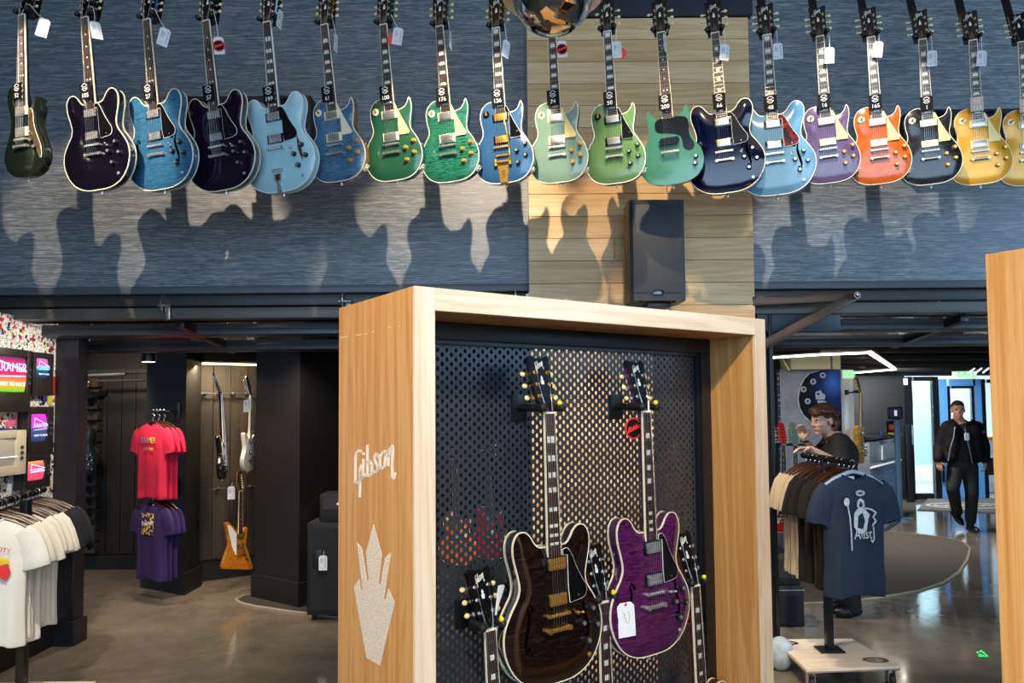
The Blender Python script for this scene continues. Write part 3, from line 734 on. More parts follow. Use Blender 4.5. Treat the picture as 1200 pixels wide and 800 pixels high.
def hole_mesh(kind, style, side):
    """f-holes, or diamond holes, following the arch of the top"""
    if style == 'f':
        c = [(.098, .250), (.108, .262), (.116, .250), (.112, .228), (.116, .200), (.124, .17), (.130, .142), (.127, .122), (.117, .126)]
        w = [.004, .003, .003, .0048, .0065, .0062, .0045, .003, .0042]
    else:
        c = [(.118, .262), (.124, .232), (.130, .200), (.135, .17), (.141, .135)]; w = [.0006, .0065, .0105, .0065, .0006]
    c = [(x * side, z) for x, z in c]; m = MB(); L_, R_ = [], []
    for i, (x, z) in enumerate(c):
        a, b = c[max(i - 1, 0)], c[min(i + 1, len(c) - 1)]; d = Vector((b[0] - a[0], b[1] - a[1])).normalized(); nx_, nz_ = -d.y * w[i], d.x * w[i]
        for lst, s in ((L_, 1), (R_, -1)): lst.append((x + nx_ * s, arch_y(kind, x, z) - .0012, z + nz_ * s))
    lv = [m.v(p) for p in L_]; rv = [m.v(p) for p in R_]
    lv2 = [m.v((p[0], p[1] + .001, p[2])) for p in L_]; rv2 = [m.v((p[0], p[1] + .001, p[2])) for p in R_]
    for i in range(len(c) - 1):
        m._f([lv[i], lv[i + 1], rv[i + 1], rv[i]]); m._f([lv[i], lv2[i], lv2[i + 1], lv[i + 1]]); m._f([rv[i], rv[i + 1], rv2[i + 1], rv2[i]])
    if style == 'f': m.cyl((c[0][0], L_[0][1], c[0][1] - .004), (c[0][0], L_[0][1] + .001, c[0][1] - .004), .0066, n=12).cyl((c[-1][0], L_[-1][1], c[-1][1] + .003), (c[-1][0], L_[-1][1] + .001, c[-1][1] + .003), .0066, n=12)
    return m.mesh('sound_hole', 0)
def logo_mesh():
    m = MB(); k = .034 / 320
    for st in GIB: m.ribbon([((x - 300) * k, -(z - 300) * k) for x, z in st], .0018, -.0068, -.0059)
    return m.mesh('logo', 0)
def crown_mesh():
    m = MB()
    m.xz([(-.005, .0), (.005, 0), (.007, .012), (.003, .016), (.0045, .022), (0, .030), (-.0045, .022), (-.003, .016), (-.007, .012)], -.0067, -.0059)
    return m.mesh('headstock_inlay', 0)
ROSE = wood('rosewood', '#1f120d', '#2f1c15', '#40291f', 'z', .5, 2, .1, seed=3)
EBONY = mat('ebony', '#17130f', .42, grain=.2, gs=90)
PEARL = mat('pearl', '#dfe3dc', .25, grain=.12, gs=120)
NICKEL = mat('aged_nickel', '#c4bfb2', .28, metal=.85, grain=.05)
FRETM = mat('fret_wire', '#c9c4b6', .25, metal=1)
HEADF = mat('black_lacquer', '#070709', .32, coat=.1, spec=.3, grain=.1)
BIND = mat('aged_binding', '#e6dcc0', .35, grain=.03)
BINDW = mat('white_binding', '#eceae2', .35, grain=.02)
CREAMG = mat('cream_guard', '#f0d98c', .28, grain=.03)
CREAMP = mat('pale_cream_guard', '#e8d6bc', .28, grain=.03)
BUTTON = mat('ivory_button', '#e3d08b', .3, grain=.04)
AMBER = mat('amber_knob', '#b9822a', .2, coat=.5)
BLKNOB = mat('black_knob', '#141416', .25, coat=.5)
BLKP = mat('black_plastic', '#0d0d10', .15, coat=.5)
STRING = mat('steel_string', '#c7c7c7', .3, metal=1)
STRINGM = {}
t = NT('tortoise_guard'); t.set(rough=.15, coat=.6); t.l(t.ramp(t.noise(t.coords(), 28, 3, .6, .8), [(.38, rgb('#1c0805')), (.55, rgb('#6e1c10')), (.7, rgb('#a53a20'))]), t.b.inputs['Base Color']); TORT = t.m
def finish(name, h, flame=None, sparkle=0, rough=.16, metal=0, flake=None, coat=.35):
    """gloss lacquer; flame = second colour for figured maple stripes"""
    t = NT(name); c = rgb(h); t.set(c, rough, metal, coat)
    if flame:
        v = t.coords((3.2, 1, 26)); f = t.noise(v, 3.2, 5, .6, 2.2)
        t.l(t.ramp(f, [(.36, rgb(flame)), (.5, c), (.68, tuple(min(1, x * 1.35 + .01) for x in c[:3]))]), t.b.inputs['Base Color'])
    elif sparkle:
        vo = t.n('ShaderNodeTexVoronoi'); vo.inputs['Scale'].default_value = 420; t.l(t.coords(), vo.inputs['Vector'])
        sp = t.n('ShaderNodeSeparateColor'); t.l(vo.outputs['Color'], sp.inputs[0])
        f2 = t.noise(t.coords(), 9, 4)
        ad = t.n('ShaderNodeMath', operation='MULTIPLY_ADD'); ad.inputs[1].default_value = .55; t.l(sp.outputs[0], ad.inputs[0]); t.l(f2, ad.inputs[2])
        d = tuple(x * (1 - sparkle) for x in c[:3]); e = tuple(min(1, x * (1 + sparkle) + .03 * sparkle) for x in c[:3])
        t.l(t.ramp(ad.outputs[0], [(.4, d), (.75, c), (1, e)]), t.b.inputs['Base Color'])
    else:
        f = t.noise(t.coords(), 6, 3); t.l(t.ramp(f, [(.35, tuple(x * .93 for x in c[:3])), (.7, c)]), t.b.inputs['Base Color'])
    return t.m
GUITARS = []
def make_guitar(name, label, kind, P_n, P_b, facing, top, side=None, hw=NICKEL, binding=BIND, back_binding=False, inlay='trap', guard=None, guard_rim=None,
                pickups='hum', ring=None, pick_col=None, knob=AMBER, holes=None, button=BUTTON, fb=ROSE, tail='stop', each_string=False, group=None, cat='guitar', logo=True, headback=None, toggle=True, pups=(1, 1), neckm=None):
    S = SHAPE[kind]; L = S['L']
    U = (P_n - P_b); sc = U.length / L; U = U.normalized()
    F = (facing - U * facing.dot(U)).normalized()          # front of the guitar looks along F
    Yax = -F; X = Yax.cross(U)
    M = Matrix(((X.x, Yax.x, U.x, P_b.x), (X.y, Yax.y, U.y, P_b.y), (X.z, Yax.z, U.z, P_b.z), (0, 0, 0, 1))) @ Matrix.Scale(sc, 4)
    g = empty(name, label=label, cat=cat, group=group, mw=M)
    side = side or top
    def part(n, mesh, m, par=g, loc=None, rot=None): return link(n, mesh, m, par, loc, rot)
    body = part('body', body_mesh(kind), [top, side])
    if binding: part('binding', MC['bind', kind], binding, body)
    if back_binding: part('back_binding', MC['bind2', kind], binding, body)
    part('neck', cached(('neck', kind), lambda: neck_mesh(kind)), neckm or side)
    fbo = part('fretboard', cached(('fb', kind), lambda: board_mesh(kind)), fb)
    part('fretboard_binding', cached(('fbe', kind), lambda: edge_mesh(kind)), binding or BIND, fbo)
    tag(part('frets', cached(('frets', kind), lambda: frets_mesh(kind)), FRETM, fbo), kind='stuff')
    if inlay:
        for n in ([1] if inlay in ('block',) else []) + [3, 5, 7, 9, 12, 15, 17, 19]:
            z = (fret(L, n) + fret(L, n - 1)) / 2; h = (fret(L, n - 1) - fret(L, n)) * .33; w = fb_w(L, z, S['fend']) * (.62 if inlay != 'split' else .62)
            if inlay == 'dot' and n == 12:
                for s in (-1, 1): part('inlay', inlay_mesh('dot', .004, .004), PEARL, fbo, (s * .009, 0, z))
                continue
            if inlay == 'sblock': part('inlay', inlay_mesh('block', .0085, .0085 if n < 12 else .006), PEARL, fbo, (0, 0, z)); continue
            part('inlay', inlay_mesh(inlay, w, h), PEARL, fbo, (0, 0, z))
    hd = part('headstock', cached(('head', kind if kind in ('str', 'exp') else 'std'), lambda: head_mesh(kind)), [HEADF, headback or side], g, (0, 0, L), (R(-14), 0, 0))
    if logo:
        part('logo', cached('logo', logo_mesh), PEARL, hd, (0, 0, .158)); part('headstock_inlay', cached('crown', crown_mesh), PEARL, hd, (0, 0, .095))
        part('truss_cover', cached('truss', lambda: MB().xz([(-.008, .01), (.008, .01), (.012, .022), (.004, .05), (0, .056), (-.004, .05), (-.012, .022)], -.0078, -.0058).mesh('truss_cover', 0)), BLKP, hd)
    if kind in ('str', 'exp'):
        tp = [(-.03, .03 + .026 * i, -1) for i in range(6)] if kind == 'str' else [(.02, .03 + .028 * i, 1) for i in range(6)]
    else: tp = [(s * .026, z, s) for s in (-1, 1) for z in (.055, .095, .135)]
    for x, z, s in tp:
        tu = part('tuner', MC['tuner'], hw, hd, (x, 0, z), (0, 0, 0) if s > 0 else (0, R(180), 0))
        part('button', MC['button'], button, tu)
    # electronics
    for on, z in zip(pups, (S['pn'], S['pb'])):
        if not on: continue
        if kind == 'sg' : z = S['pb'] + .01
        p = part('pickup', cached(('pu', pickups), lambda: pickup_mesh(pickups)), pick_col or hw, g, (0, 0, z))
        if pickups == 'hum': part('pickup_ring', cached('ring', ring_mesh), ring or BLKP, p)
        if kind == 'sg': break
    part('bridge', cached('bridge', bridge_mesh), hw, g, (0, 0, S['br']))
    if tail == 'stop' and kind != 'sg': part('tailpiece', cached('tail', tail_mesh), hw, g, (0, 0, S['tail']))
    elif tail == 'trapeze':
        tpz = part('tailpiece', cached('trap_tail', lambda: MB().cyl((-.030, -.022, .105), (.030, -.022, .105), .007, n=12).xz([(-.022, .088), (.022, .088), (.019, .055), (.0, .040), (-.019, .055)], -.023, -.017).xz([(-.010, .045), (.010, .045), (.012, .0), (-.012, 0)], -.019, -.012).bb(-.012, .012, -.014, .02, -.003, .001).mesh('tailpiece', 30)), hw)
        part('tail_plate', cached('trap_plate', lambda: MB().xz([(-.013, .083), (.013, .083), (.011, .06), (.0, .051), (-.011, .06)], -.0242, -.0228).mesh('tail_plate', 0)), mat('dark_maple', '#3a2418', .3), tpz)
    elif tail == 'vibrato':
        m_ = lambda: MB().xz([(-.033, .105), (.033, .105), (.029, .085), (.020, .0), (-.020, 0), (-.029, .085)], -.018, -.013).bb(-.020, .020, -.014, .03, -.004, .001).cyl((-.040, -.026, .108), (.040, -.026, .108), .008, n=14).cyl((-.04, -.024, .09), (-.04, -.024, .125), .010, n=12).cyl((.04, -.024, .09), (.04, -.024, .125), .010, n=12).cyl((-.034, -.022, .143), (.034, -.022, .143), .0055, n=12).mesh('tailpiece', 40)
        tv = part('tailpiece', cached('vib', m_), hw)
        part('vibrato_arm', cached('vibarm', lambda: MB().tube([(.040, -.026, .108), (.046, -.045, .13), (.046, -.05, .20), (.034, -.05, .29), (.028, -.05, .335)], [.0055, .005, .0045, .0045, .005], 8).mesh('vibrato_arm')), hw, tv)
        tx = lambda: [MB()][0]
        sl = MB()
        for i in range(3): sl.xz([(-.010, .052 - i * .014), (.010, .062 - i * .014), (.010, .067 - i * .014), (-.010, .057 - i * .014)], -.0188, -.0178)
        part('tail_emboss', cached('vibemb', lambda: sl.mesh('tail_emboss', 0)), mat('gold_shadow', '#7c5a1c', .4, metal=1), tv)
    if guard:
        gp = part('pickguard', cached(('guard', kind), lambda: guard_mesh(kind)), guard)
        if guard_rim: part('guard_rim', cached(('guardrim', kind), lambda: guard_mesh(kind, .0014)), guard_rim, gp)
        if kind in ('lp', 'es'): part('guard_screw', cached('gscrew', lambda: MB().cyl((.088, -.0205, .262), (.088, -.0182, .262), .0026, n=8).mesh('guard_screw', 0)), NICKEL, gp)
    KP = {'lp': [(.126, .192), (.080, .160), (.126, .130), (.083, .096)], 'es': [(.142, .212), (.098, .172), (.160, .158), (.118, .114)], 'sg': [(.128, .128), (.122, .092)], 'off': [(.075, .175), (.098, .14)], 'exp': [(.055, .16), (.07, .115), (.085, .07)], 'str': [(.075, .16), (.09, .11), (.10, .07)]}[kind]
    cap = AMBER if knob is AMBER else NICKEL
    for x, z in KP:
        y = arch_y(kind, x, z) + .001
        kb = part('knob', cached('knob', knob_mesh2), knob, g, (x, y, z)); part('cap', cached('kcap', kcap_mesh), mat('gold_cap', '#e0b45a', .25, metal=.6) if knob is AMBER else CHROME, kb)
    if toggle:
        tx_, tz_ = {'lp': (-.080, .372), 'es': (.086, .205), 'sg': (.10, .06), 'off': (.07, .21), 'exp': (.0, .42), 'str': (.05, .2)}[kind]
        if kind in ('lp', 'es', 'off'):
            y = arch_y(kind, tx_, tz_)
            sw = part('toggle_switch', cached('switch', lambda: MB().cyl((0, -.006, 0), (0, 0, 0), .0065, n=14).tube([(0, -.004, 0), (.004, -.020, .004)], [.0028, .0045], 8).ell((.004, -.021, .004), .005).mesh('toggle_switch')), hw if kind != 'lp' else AMBER, g, (tx_, y, tz_))
            if kind == 'lp': part('switch_ring', cached('swring', lambda: MB().cyl((0, -.003, 0), (0, .001, 0), .0185, n=24).mesh('switch_ring')), (ring if ring not in (None,) else CREAM), sw)
    if holes:
        for s in (-1, 1): part('sound_hole', cached(('hole', kind, holes, s), lambda: hole_mesh(kind, holes, s)), mat('hole_shadow', '#050404', .9, spec=0) if holes == 'f' else mat('hole_brown', '#4a2a1a', .5))
    part('strap_pin', cached('pin', lambda: MB().cyl((0, .02, -.016), (0, .02, .002), .0035, n=8).cyl((0, .02, -.018), (0, .02, -.013), .0075, n=12).mesh('strap_pin')), hw)
    if kind == 'lp': part('jack_plate', cached('jack', lambda: MB().box((0, 0, 0), (.004, .036, .036), bev=.0015).cyl((.0, 0, 0), (.008, 0, 0), .006, n=12).mesh('jack_plate')), CREAM, g, (.150, .026, .055), (0, R(42), 0))
    elif kind == 'es': part('output_jack', cached('jack2', lambda: MB().cyl((0, -.004, 0), (0, 0, 0), .008, n=14).cyl((0, -.006, 0), (0, -.003, 0), .005, n=12).mesh('output_jack')), hw, g, (.135, arch_y('es', .135, .062), .062))
    if each_string:
        for s in range(6): part('string', cached(('st', kind, s), lambda: strings_mesh(kind, s)), STRING)
    else: tag(part('strings', cached(('sts', kind), lambda: strings_mesh(kind)), STRING), kind='stuff')
    GUITARS.append((g, M, sc)); return g, M, sc

# finishes
F = dict(
    offblk=finish('dark_green_black', '#10160f', rough=.2), ink=finish('ink_black', '#0a0814'), pel=finish('pelham_flame', '#2b5b7b', flame='#204a68'),
    plum=finish('plum_black', '#170a1e', rough=.12), sky=finish('frost_blue', '#a3cbd8'), ocean=finish('faded_ocean', '#466c88', flame='#2b4a66'), mahog=finish('mahogany_side', '#8a4c1f', flame='#6d3a17'),
    emer=finish('emerald_metallic', '#204f38', sparkle=.12), teal=finish('navy_teal_side', '#13444c'), quilt=finish('quilted_teal', '#23684f', flame='#082e2a'), bluem=finish('blue_metallic', '#2a5278', sparkle=.1, flake=1),
    invg=finish('inverness_green', '#6b8778', sparkle=.06), lime=finish('kelly_green', '#55794a'), sgt=finish('inverness_teal', '#346a5a', sparkle=.08), navy=finish('navy_gloss', '#030626', rough=.1), pelb=finish('pelham_blue', '#5788a6', sparkle=.05),
    lilac=finish('lilac_sparkle', '#5f4a6a', sparkle=.3), orng=finish('orange_sparkle', '#c4560e', sparkle=.45), blk=finish('black_sparkle', '#141416', sparkle=.6), gold=finish('gold_top', '#d99a1e', sparkle=.15, metal=.25, rough=.25), wal=finish('walnut_gloss', '#170a06', flame='#0e0604', rough=.08, coat=1),
    purp=finish('purple_flame', '#4c1648', flame='#270b2d', rough=.10, coat=1), ebn=finish('ebony_gloss', '#0b0a0b'), nat=finish('korina', '#b5701f', flame='#8f5515'), white=finish('polar_white', '#d8d4ca'), yel=finish('butterscotch', '#d9a23c', flame='#c08a2c'), redm=finish('ember_red', '#c01c22'), sage=finish('sage_green', '#6f8a72'), orange2=finish('amber_orange', '#e06a22'), brown=finish('brown_burst', '#5a2d14'))
# ------------------------------------------------------------------ the row of guitars on the wall
def rowY(x): return 3.80 + (x - 113) / (1145 - 113) * .50
ROW = 'guitars hung in a row along the upper wall'
def face(yaw): a = R(yaw); return Vector((-math.sin(a), -math.cos(a), 0))
CARDM = mat('black_card', '#0a0a0c', .75, spec=.2); CARDW = mat('card_white', '#e9e9e9', .5)
PALECARD = mat('pale_card', '#c9ab92', .45)
def card_mesh(): return MB().box((0, -.034, 0), (.066, .003, .080), bev=.001).mesh('card', 0)
def emblem_mesh():
    m = MB()
    for s in (1, -1):
        pts = [(.0165 * math.cos(R(a)), s * .0018 + .0165 * math.sin(R(a)) * 1.0) for a in range(20, 161, 14)]
        pts = [(x, z * s + (0 if s > 0 else 0)) for x, z in pts]
        m.ribbon(pts, .0032, -.0368, -.0356)
    m.ribbon([(-.012, .004), (.010, .004)], .003, -.0368, -.0356); m.ribbon([(-.010, -.004), (.012, -.004)], .003, -.0368, -.0356)
    return m.mesh('emblem', 0)
# per guitar: nut px, body end px, make_guitar arguments, card number, short colour name used in the labels of what hangs on it
LPD = dict(kind='lp', guard=CREAMG, ring=CREAM, inlay='trap')
ESD = dict(kind='es', inlay='dot', guard=BLKP, guard_rim=BINDW, holes='f', knob=BLKNOB, back_binding=True, hw=CHROME)
ROWS = [
    ((27.6, 18.6), (29.5, 207.5), dict(kind='off', top=F['offblk'], inlay='dot', guard=mat('bronze_guard', '#5b4a2c', .25, metal=.4, coat=.4), guard_rim=BINDW, binding=None, knob=BLKNOB, pickups='hum', ring=CREAM, hw=NICKEL), '52', 'dark green-black offset guitar with a bronze pickguard, first on the left'),
    ((101, 21.6), (116, 222.5), dict(ESD, top=F['ink'], holes=None), '105', 'ink black double-cutaway guitar with cream edging next to the offset one'),
    ((173.3, 24), (189.8, 222), dict(ESD, top=F['pel'], neckm=F['mahog']), '27', 'mid blue double-cutaway guitar with long f-holes and a black pickguard'),
    ((242.6, 25.5), (262, 223), dict(ESD, top=F['plum'], holes=None), '57', 'plum black double-cutaway guitar between the mid blue and the ice blue one'),
    ((314, 27), (330, 225), dict(ESD, top=F['sky'], holes='d', tail='trapeze', inlay='split', binding=BINDW, guard_rim=None), '199', 'ice blue double-cutaway guitar with diamond sound holes and trapeze tail'),
    ((381, 30), (398, 212.5), dict(LPD, top=F['ocean'], side=F['mahog'], guard=CREAMP, ring=CREAM), '61', 'faded blue single-cutaway guitar with brown mahogany sides'),
    ((450, 30), (463.5, 211.5), dict(LPD, top=F['emer'], side=F['teal']), '100', 'plain emerald green single-cutaway guitar with a cream pickguard'),
    ((515.7, 32), (529.4, 213), dict(LPD, top=F['quilt'], side=F['teal']), '176', 'teal single-cutaway guitar with strongly figured striped maple top'),
    ((581.5, 34), (592, 214.5), dict(LPD, top=F['bluem'], side=F['ebn'], guard=BLKP, guard_rim=BINDW, ring=BLKP, knob=BLKNOB, tail='vibrato', hw=GOLD, inlay='block', fb=EBONY, binding=BINDW), '126', 'metallic blue single-cutaway guitar with gold vibrato tailpiece'),
    ((647.2, 36), (655.5, 214), dict(LPD, top=F['invg'], side=F['teal']), '74', 'grey-green single-cutaway guitar hanging below the mirrored globe'),
    ((712, 38), (722.7, 215), dict(LPD, top=F['lime'], side=F['teal'], guard=BLKP, guard_rim=BINDW, ring=BLKP, knob=BLKNOB, inlay='block', fb=EBONY, binding=BINDW), '50', 'leaf green single-cutaway guitar with a black pickguard'),
    ((774.6, 39), (788.7, 216), dict(kind='sg', top=F['sgt'], binding=None, inlay='dot', guard=BLKP, pickups='dog', pick_col=BLKP, knob=BLKNOB, toggle=False), '200', 'teal twin-horned guitar with a black batwing pickguard'),
    ((838, 39.5), (852.5, 226), dict(ESD, top=F['navy'], holes='f', inlay='sblock', hw=NICKEL), '66', 'glossy navy double-cutaway guitar in front of the oak boards'),
    ((898.5, 42), (911, 228.5), dict(ESD, top=F['pelb'], guard=TORT, inlay='block', binding=BINDW, hw=NICKEL), '48', 'sky blue double-cutaway guitar with a tortoiseshell pickguard'),
    ((960.6, 43.5), (973, 214.5), dict(LPD, top=F['lilac'], side=F['lilac'], pickups='p90', pick_col=CREAM), '16', 'lilac sparkle single-cutaway guitar with cream pickups'),
    ((1020.3, 44.5), (1032.6, 215.5), dict(LPD, top=F['orng'], side=F['orng'], pickups='p90', pick_col=CREAM), '165', 'orange sparkle single-cutaway guitar with cream pickups'),
    ((1080.5, 47), (1091.7, 216), dict(LPD, top=F['blk'], side=F['ebn'], pickups='p90', pick_col=CREAM), '1', 'black sparkle single-cutaway guitar with cream pickups and pickguard'),
    ((1139.4, 48), (1149.8, 216), dict(LPD, top=F['gold'], side=F['gold'], binding=CREAM), '122', 'gold single-cutaway guitar shown whole, right of the black sparkle one'),
    ((1196.7, 50), (1207, 217), dict(LPD, top=F['gold'], side=F['gold'], binding=CREAM), '112', 'gold single-cutaway guitar cut off by the right picture edge'),
]
SHORT = ['dark offset', 'ink black', 'mid blue', 'plum black', 'ice blue', 'faded blue', 'emerald green', 'striped teal', 'blue vibrato', 'grey-green', 'leaf green', 'teal horned', 'navy', 'sky blue', 'lilac', 'orange', 'black sparkle', 'whole gold', 'rightmost gold']
NUMS = {n: text_mesh(n, .030, .0005) for n in sorted({r[3] for r in ROWS})}
EMB = emblem_mesh(); CARD = card_mesh()
YOKE = MB().box((0, .03, 0), (.05, .04, .03), bev=.006)
for s in (-1, 1): YOKE.tube([(s * .018, .03, 0), (s * .036, .012, 0), (s * .040, -.012, .002)], .011, 10).ell((s * .040, -.014, .002), .013, 10, 7)
YOKE = YOKE.mesh('yoke')
PAD = MB().xz([(-.036, -.028), (.036, -.028), (.040, .0), (.034, .05), (-.034, .05), (-.040, 0)], .012, .03).mesh('pad', 30)
for i, (pn, pb, kw, num, label) in enumerate(ROWS):
    Y = rowY(pb[0]); Pb = at(*pb, Y); Pn = at(*pn, Y - .05)
    g, M, sc = make_guitar('electric_guitar', label, P_n=Pn, P_b=Pb, facing=face(17 if i else 22), group=ROW, **kw)
    L = SHAPE[kw['kind']]['L']
    # number card slipped under the strings
    zc = {'lp': .452, 'es': .478, 'sg': .425, 'off': .425}[kw['kind']]
    c = empty('number_card', label='%s card numbered %s on the neck of the %s guitar' % ('pale' if num in ('122', '112') else 'black', num, SHORT[i]), cat='card', group='number cards on the guitar necks', mw=M @ Matrix.Translation((-.006, 0, zc)))
    link('card', CARD, PALECARD if num in ('122', '112') else CARDM, c)
    link('emblem', EMB, CARDW, c, (0, 0, .016)); link('number', NUMS[num], CARDW, c, (0, -.0362, -.023), (R(90), 0, 0))
    # bracket from the wall that carries the head
    h = empty('guitar_hanger', label='black steel hanger bracket holding the %s guitar by its head' % SHORT[i], cat='bracket', group='black hangers along the wall', mw=M @ Matrix.Translation((0, 0, L + .022)))
    link('yoke', YOKE, BLACK2, h); link('pad', PAD, RUBBER, h)
    a = M @ Vector((0, .060, L + .01)); b = Vector((a.x, a.y + .44, 5.35))
    inv = h.matrix_world.inverted(); la, lb = inv @ a, inv @ b; d = lb - la
    q = d.to_track_quat('Z', 'Y')
    wv = Vector((1, 0, 0)); wv = (wv - d.normalized() * wv.dot(d.normalized())).normalized() * .021; tv = d.normalized().cross(wv).normalized() * .004
    m = MB(); m.prism([la - wv - tv, la + wv - tv, la + wv + tv, la - wv + tv], [lb - wv - tv, lb + wv - tv, lb + wv + tv, lb - wv + tv])
    m.build('arm', BLACK2, h, smooth=0)
# the row runs on past the left edge of the picture: this one only throws its shadow into view
make_guitar('electric_guitar', 'single-cutaway guitar just beyond the left picture edge that casts the leftmost shadow', P_n=at(-48, 17, rowY(-45) - .05), P_b=at(-40, 206, rowY(-45)), facing=face(20), group=ROW, top=F['emer'], **LPD)
h = empty('guitar_hanger', label='black steel hanger bracket of the guitar beyond the left picture edge', cat='bracket', group='black hangers along the wall', mw=GUITARS[-1][1] @ Matrix.Translation((0, 0, .844)))
link('yoke', YOKE, BLACK2, h); MB().tube([(0, .05, 0), (.0, .42, 1.2)], .012, 6).build('arm', BLACK2, h)
# price tags: pixel centre, tilt in the picture, turn about the vertical, red sticker
def tag_mesh():
    m = MB(); m.xz([(-.026, -.048), (.026, -.048), (.026, .034), (.016, .044), (-.016, .044), (-.026, .034)], -.0006, .0006); return m.mesh('tag', 0)
TAGM = tag_mesh(); TAGW = mat('tag_paper', '#c9cdd0', .6, grain=.02)
PRN = MB()
for i_ in range(5): PRN.bb(-.016, -.003 + .004 * (i_ % 3), -.0011, -.0005, .022 - i_ * .006, .0245 - i_ * .006)
for i_ in range(9): PRN.bb(.012, .019, -.0011, -.0005, .03 - i_ * .008, .032 - i_ * .008 + .002 * (i_ % 2))
PRN.bb(-.018, .004, -.0011, -.0005, -.034, -.032)
PRN = PRN.mesh('print', 0)
DISC = MB().cyl((0, -.004, -.004), (0, -.002, -.004), .030, n=28).mesh('sticker', 30)
DISC2 = MB().cyl((0, -.0048, -.004), (0, -.0038, -.004), .0255, n=28).mesh('sticker_center', 30)
SCR = MB(); SCR.ribbon([(-.020, -.012), (-.016, 0), (-.012, -.010), (-.007, -.001), (-.004, -.009), (.002, .003), (.005, -.006), (.011, .006), (.014, -.003), (.021, .006)], .0035, -.0056, -.0046).ribbon([(-.022, -.016), (.020, -.001)], .0028, -.0056, -.0046)
SCR = SCR.mesh('script', 0)
TAGS = [(0, (50.5, 32), -14, 0, 0), (1, (112.5, 35), 12, 30, 0), (2, (192, 43), -14, 20, 0), (3, (256.5, 53), 6, 0, 1), (4, (328, 22), -8, 72, 0), (5, (393.6, 50), -3, 78, 0), (6, (466, 42), -8, 0, 2), (7, (528.2, 47), 0, 80, 0), (8, (593, 57), -8, 45, 0), (9, (658.5, 57), 4, 0, 1), (10, (722.7, 58), 3, 0, 2), (11, (779, 50), 2, 70, 0), (12, (849, 61), -5, 10, 0), (13, (911.5, 59.5), 2, 0, 0), (14, (972, 64.5), -3, 0, 0), (15, (1028.8, 57.5), -8, 0, 0), (16, (1092.3, 68), -2, 0, 0), (17, (1150.3, 68), -5, 5, 0)]
for gi, (x, y), tilt, turn, red in TAGS:
    g, M, sc = GUITARS[gi]; Y = rowY(x) - .085
    p = at(x, y, Y)
    t_ = empty('price_tag', label='white price tag %sbeside the neck of the %s guitar' % ({0: '', 1: 'with round black sticker ', 2: 'with a red sticker '}[red], SHORT[gi]), cat='tag', group='price tags hanging from the guitars',
               mw=Matrix.Translation(p) @ Matrix.Rotation(R(-tilt), 4, 'Y') @ Matrix.Rotation(R(turn + (x - 600) * -.03), 4, 'Z'))
    link('tag', TAGM, TAGW, t_); link('print', PRN, PAPERINK, t_)
    tp_ = M @ Vector((.045, 0, SHAPE[ROWS[gi][2]['kind']]['L'] + .05)); lp = t_.matrix_world.inverted() @ tp_
    m = MB().tube([(0, 0, .038), (lp * .5 + Vector((.004, 0, .01))), lp], .0012, 6); m.build('cord', WHITEP, t_)
    if red:
        off = (0, 0, 0) if red == 1 else (-.022 if gi == 6 else .022, .006, -.018)
        s_ = link('sticker', DISC, RED, t_, off)
        if red == 1: link('sticker_center', DISC2, CARDM, s_); link('script', SCR, RED, s_)
# loudspeaker cabinets on the wall behind the guitars
def wall_cab(label, x0, x1, y0, y1, cones):
    a = at(x0, (y0 + y1) / 2, WY - .28); b = at(x1, (y0 + y1) / 2, WY - .28); z1 = at((x0 + x1) / 2, y0, WY - .28).z; z0 = at((x0 + x1) / 2, y1, WY - .28).z
    o = empty('wall_speaker', ((a.x + b.x) / 2, WY, (z0 + z1) / 2), 0, label, 'speaker', 'black speaker cabinets behind the guitars')
    w, h = b.x - a.x, z1 - z0
    MB().bb(-w / 2, w / 2, -.28, 0, -h / 2, h / 2, bev=.008).build('cabinet', mat('cabinet_black', '#15161a', .5), o)
    for k in range(cones):
        cx = -w / 2 + w * (k + .5) / cones; r = min(h * .44, w / cones * .46)
        M = Matrix.Translation((cx, -.28, 0)) @ Matrix.Rotation(R(90), 4, 'X')
        MB().lathe([(r, 0), (r, .006), (r * .93, .012), (r * .86, .004), (r * .80, .008), (r * .35, -.02), (r * .3, -.002), (0, .006)], 32, M).build('cone', mat('cone_black', '#0a0a0c', .25, coat=.4), o)
wall_cab('black three-cone speaker cabinet behind the mid blue, plum and ice blue guitars', 202, 364, 112, 168, 3)
wall_cab('black speaker cabinet behind the black sparkle and gold guitars', 1068, 1262, 127, 176, 3)
# loudspeaker standing out from the oak boards
sp0, sp1 = at(738, 292, 4.42), at(803, 292, 4.42); sz1, sz0 = at(766, 234, 4.42).z, at(770, 352, 4.42).z
spk = empty('loudspeaker', ((sp0.x + sp1.x) / 2, 4.42, sz0), R(1), 'tall black loudspeaker mounted on the oak boarded pier', 'speaker')
w, h = sp1.x - sp0.x, sz1 - sz0; GRL = NT('speaker_grille'); GRL.set(rough=.55)
vv = GRL.coords((420, 420, 420)); vo = GRL.n('ShaderNodeTexVoronoi'); vo.inputs['Scale'].default_value = 1; GRL.l(vv, vo.inputs['Vector'])
GRL.l(GRL.ramp(vo.outputs['Distance'], [(.25, rgb('#0d0e10')), (.5, rgb('#2a2d31'))]), GRL.b.inputs['Base Color'])
m = MB(); fr = [(-w / 2, .01), (-w / 2 + .02, 0), (w / 2 - .02, 0), (w / 2, .01), (w / 2, .2), (w / 2 - .06, .35), (-w / 2 + .06, .35), (-w / 2, .2)]
m.foot(fr, 0, h); m.build('cabinet', mat('speaker_shell', '#17181b', .42, grain=.2, gs=200), spk, smooth=0)
MB().bb(-w / 2 + .018, w / 2 - .018, -.006, .0, .045, h - .03, bev=.003).build('grille', GRL.m, spk)
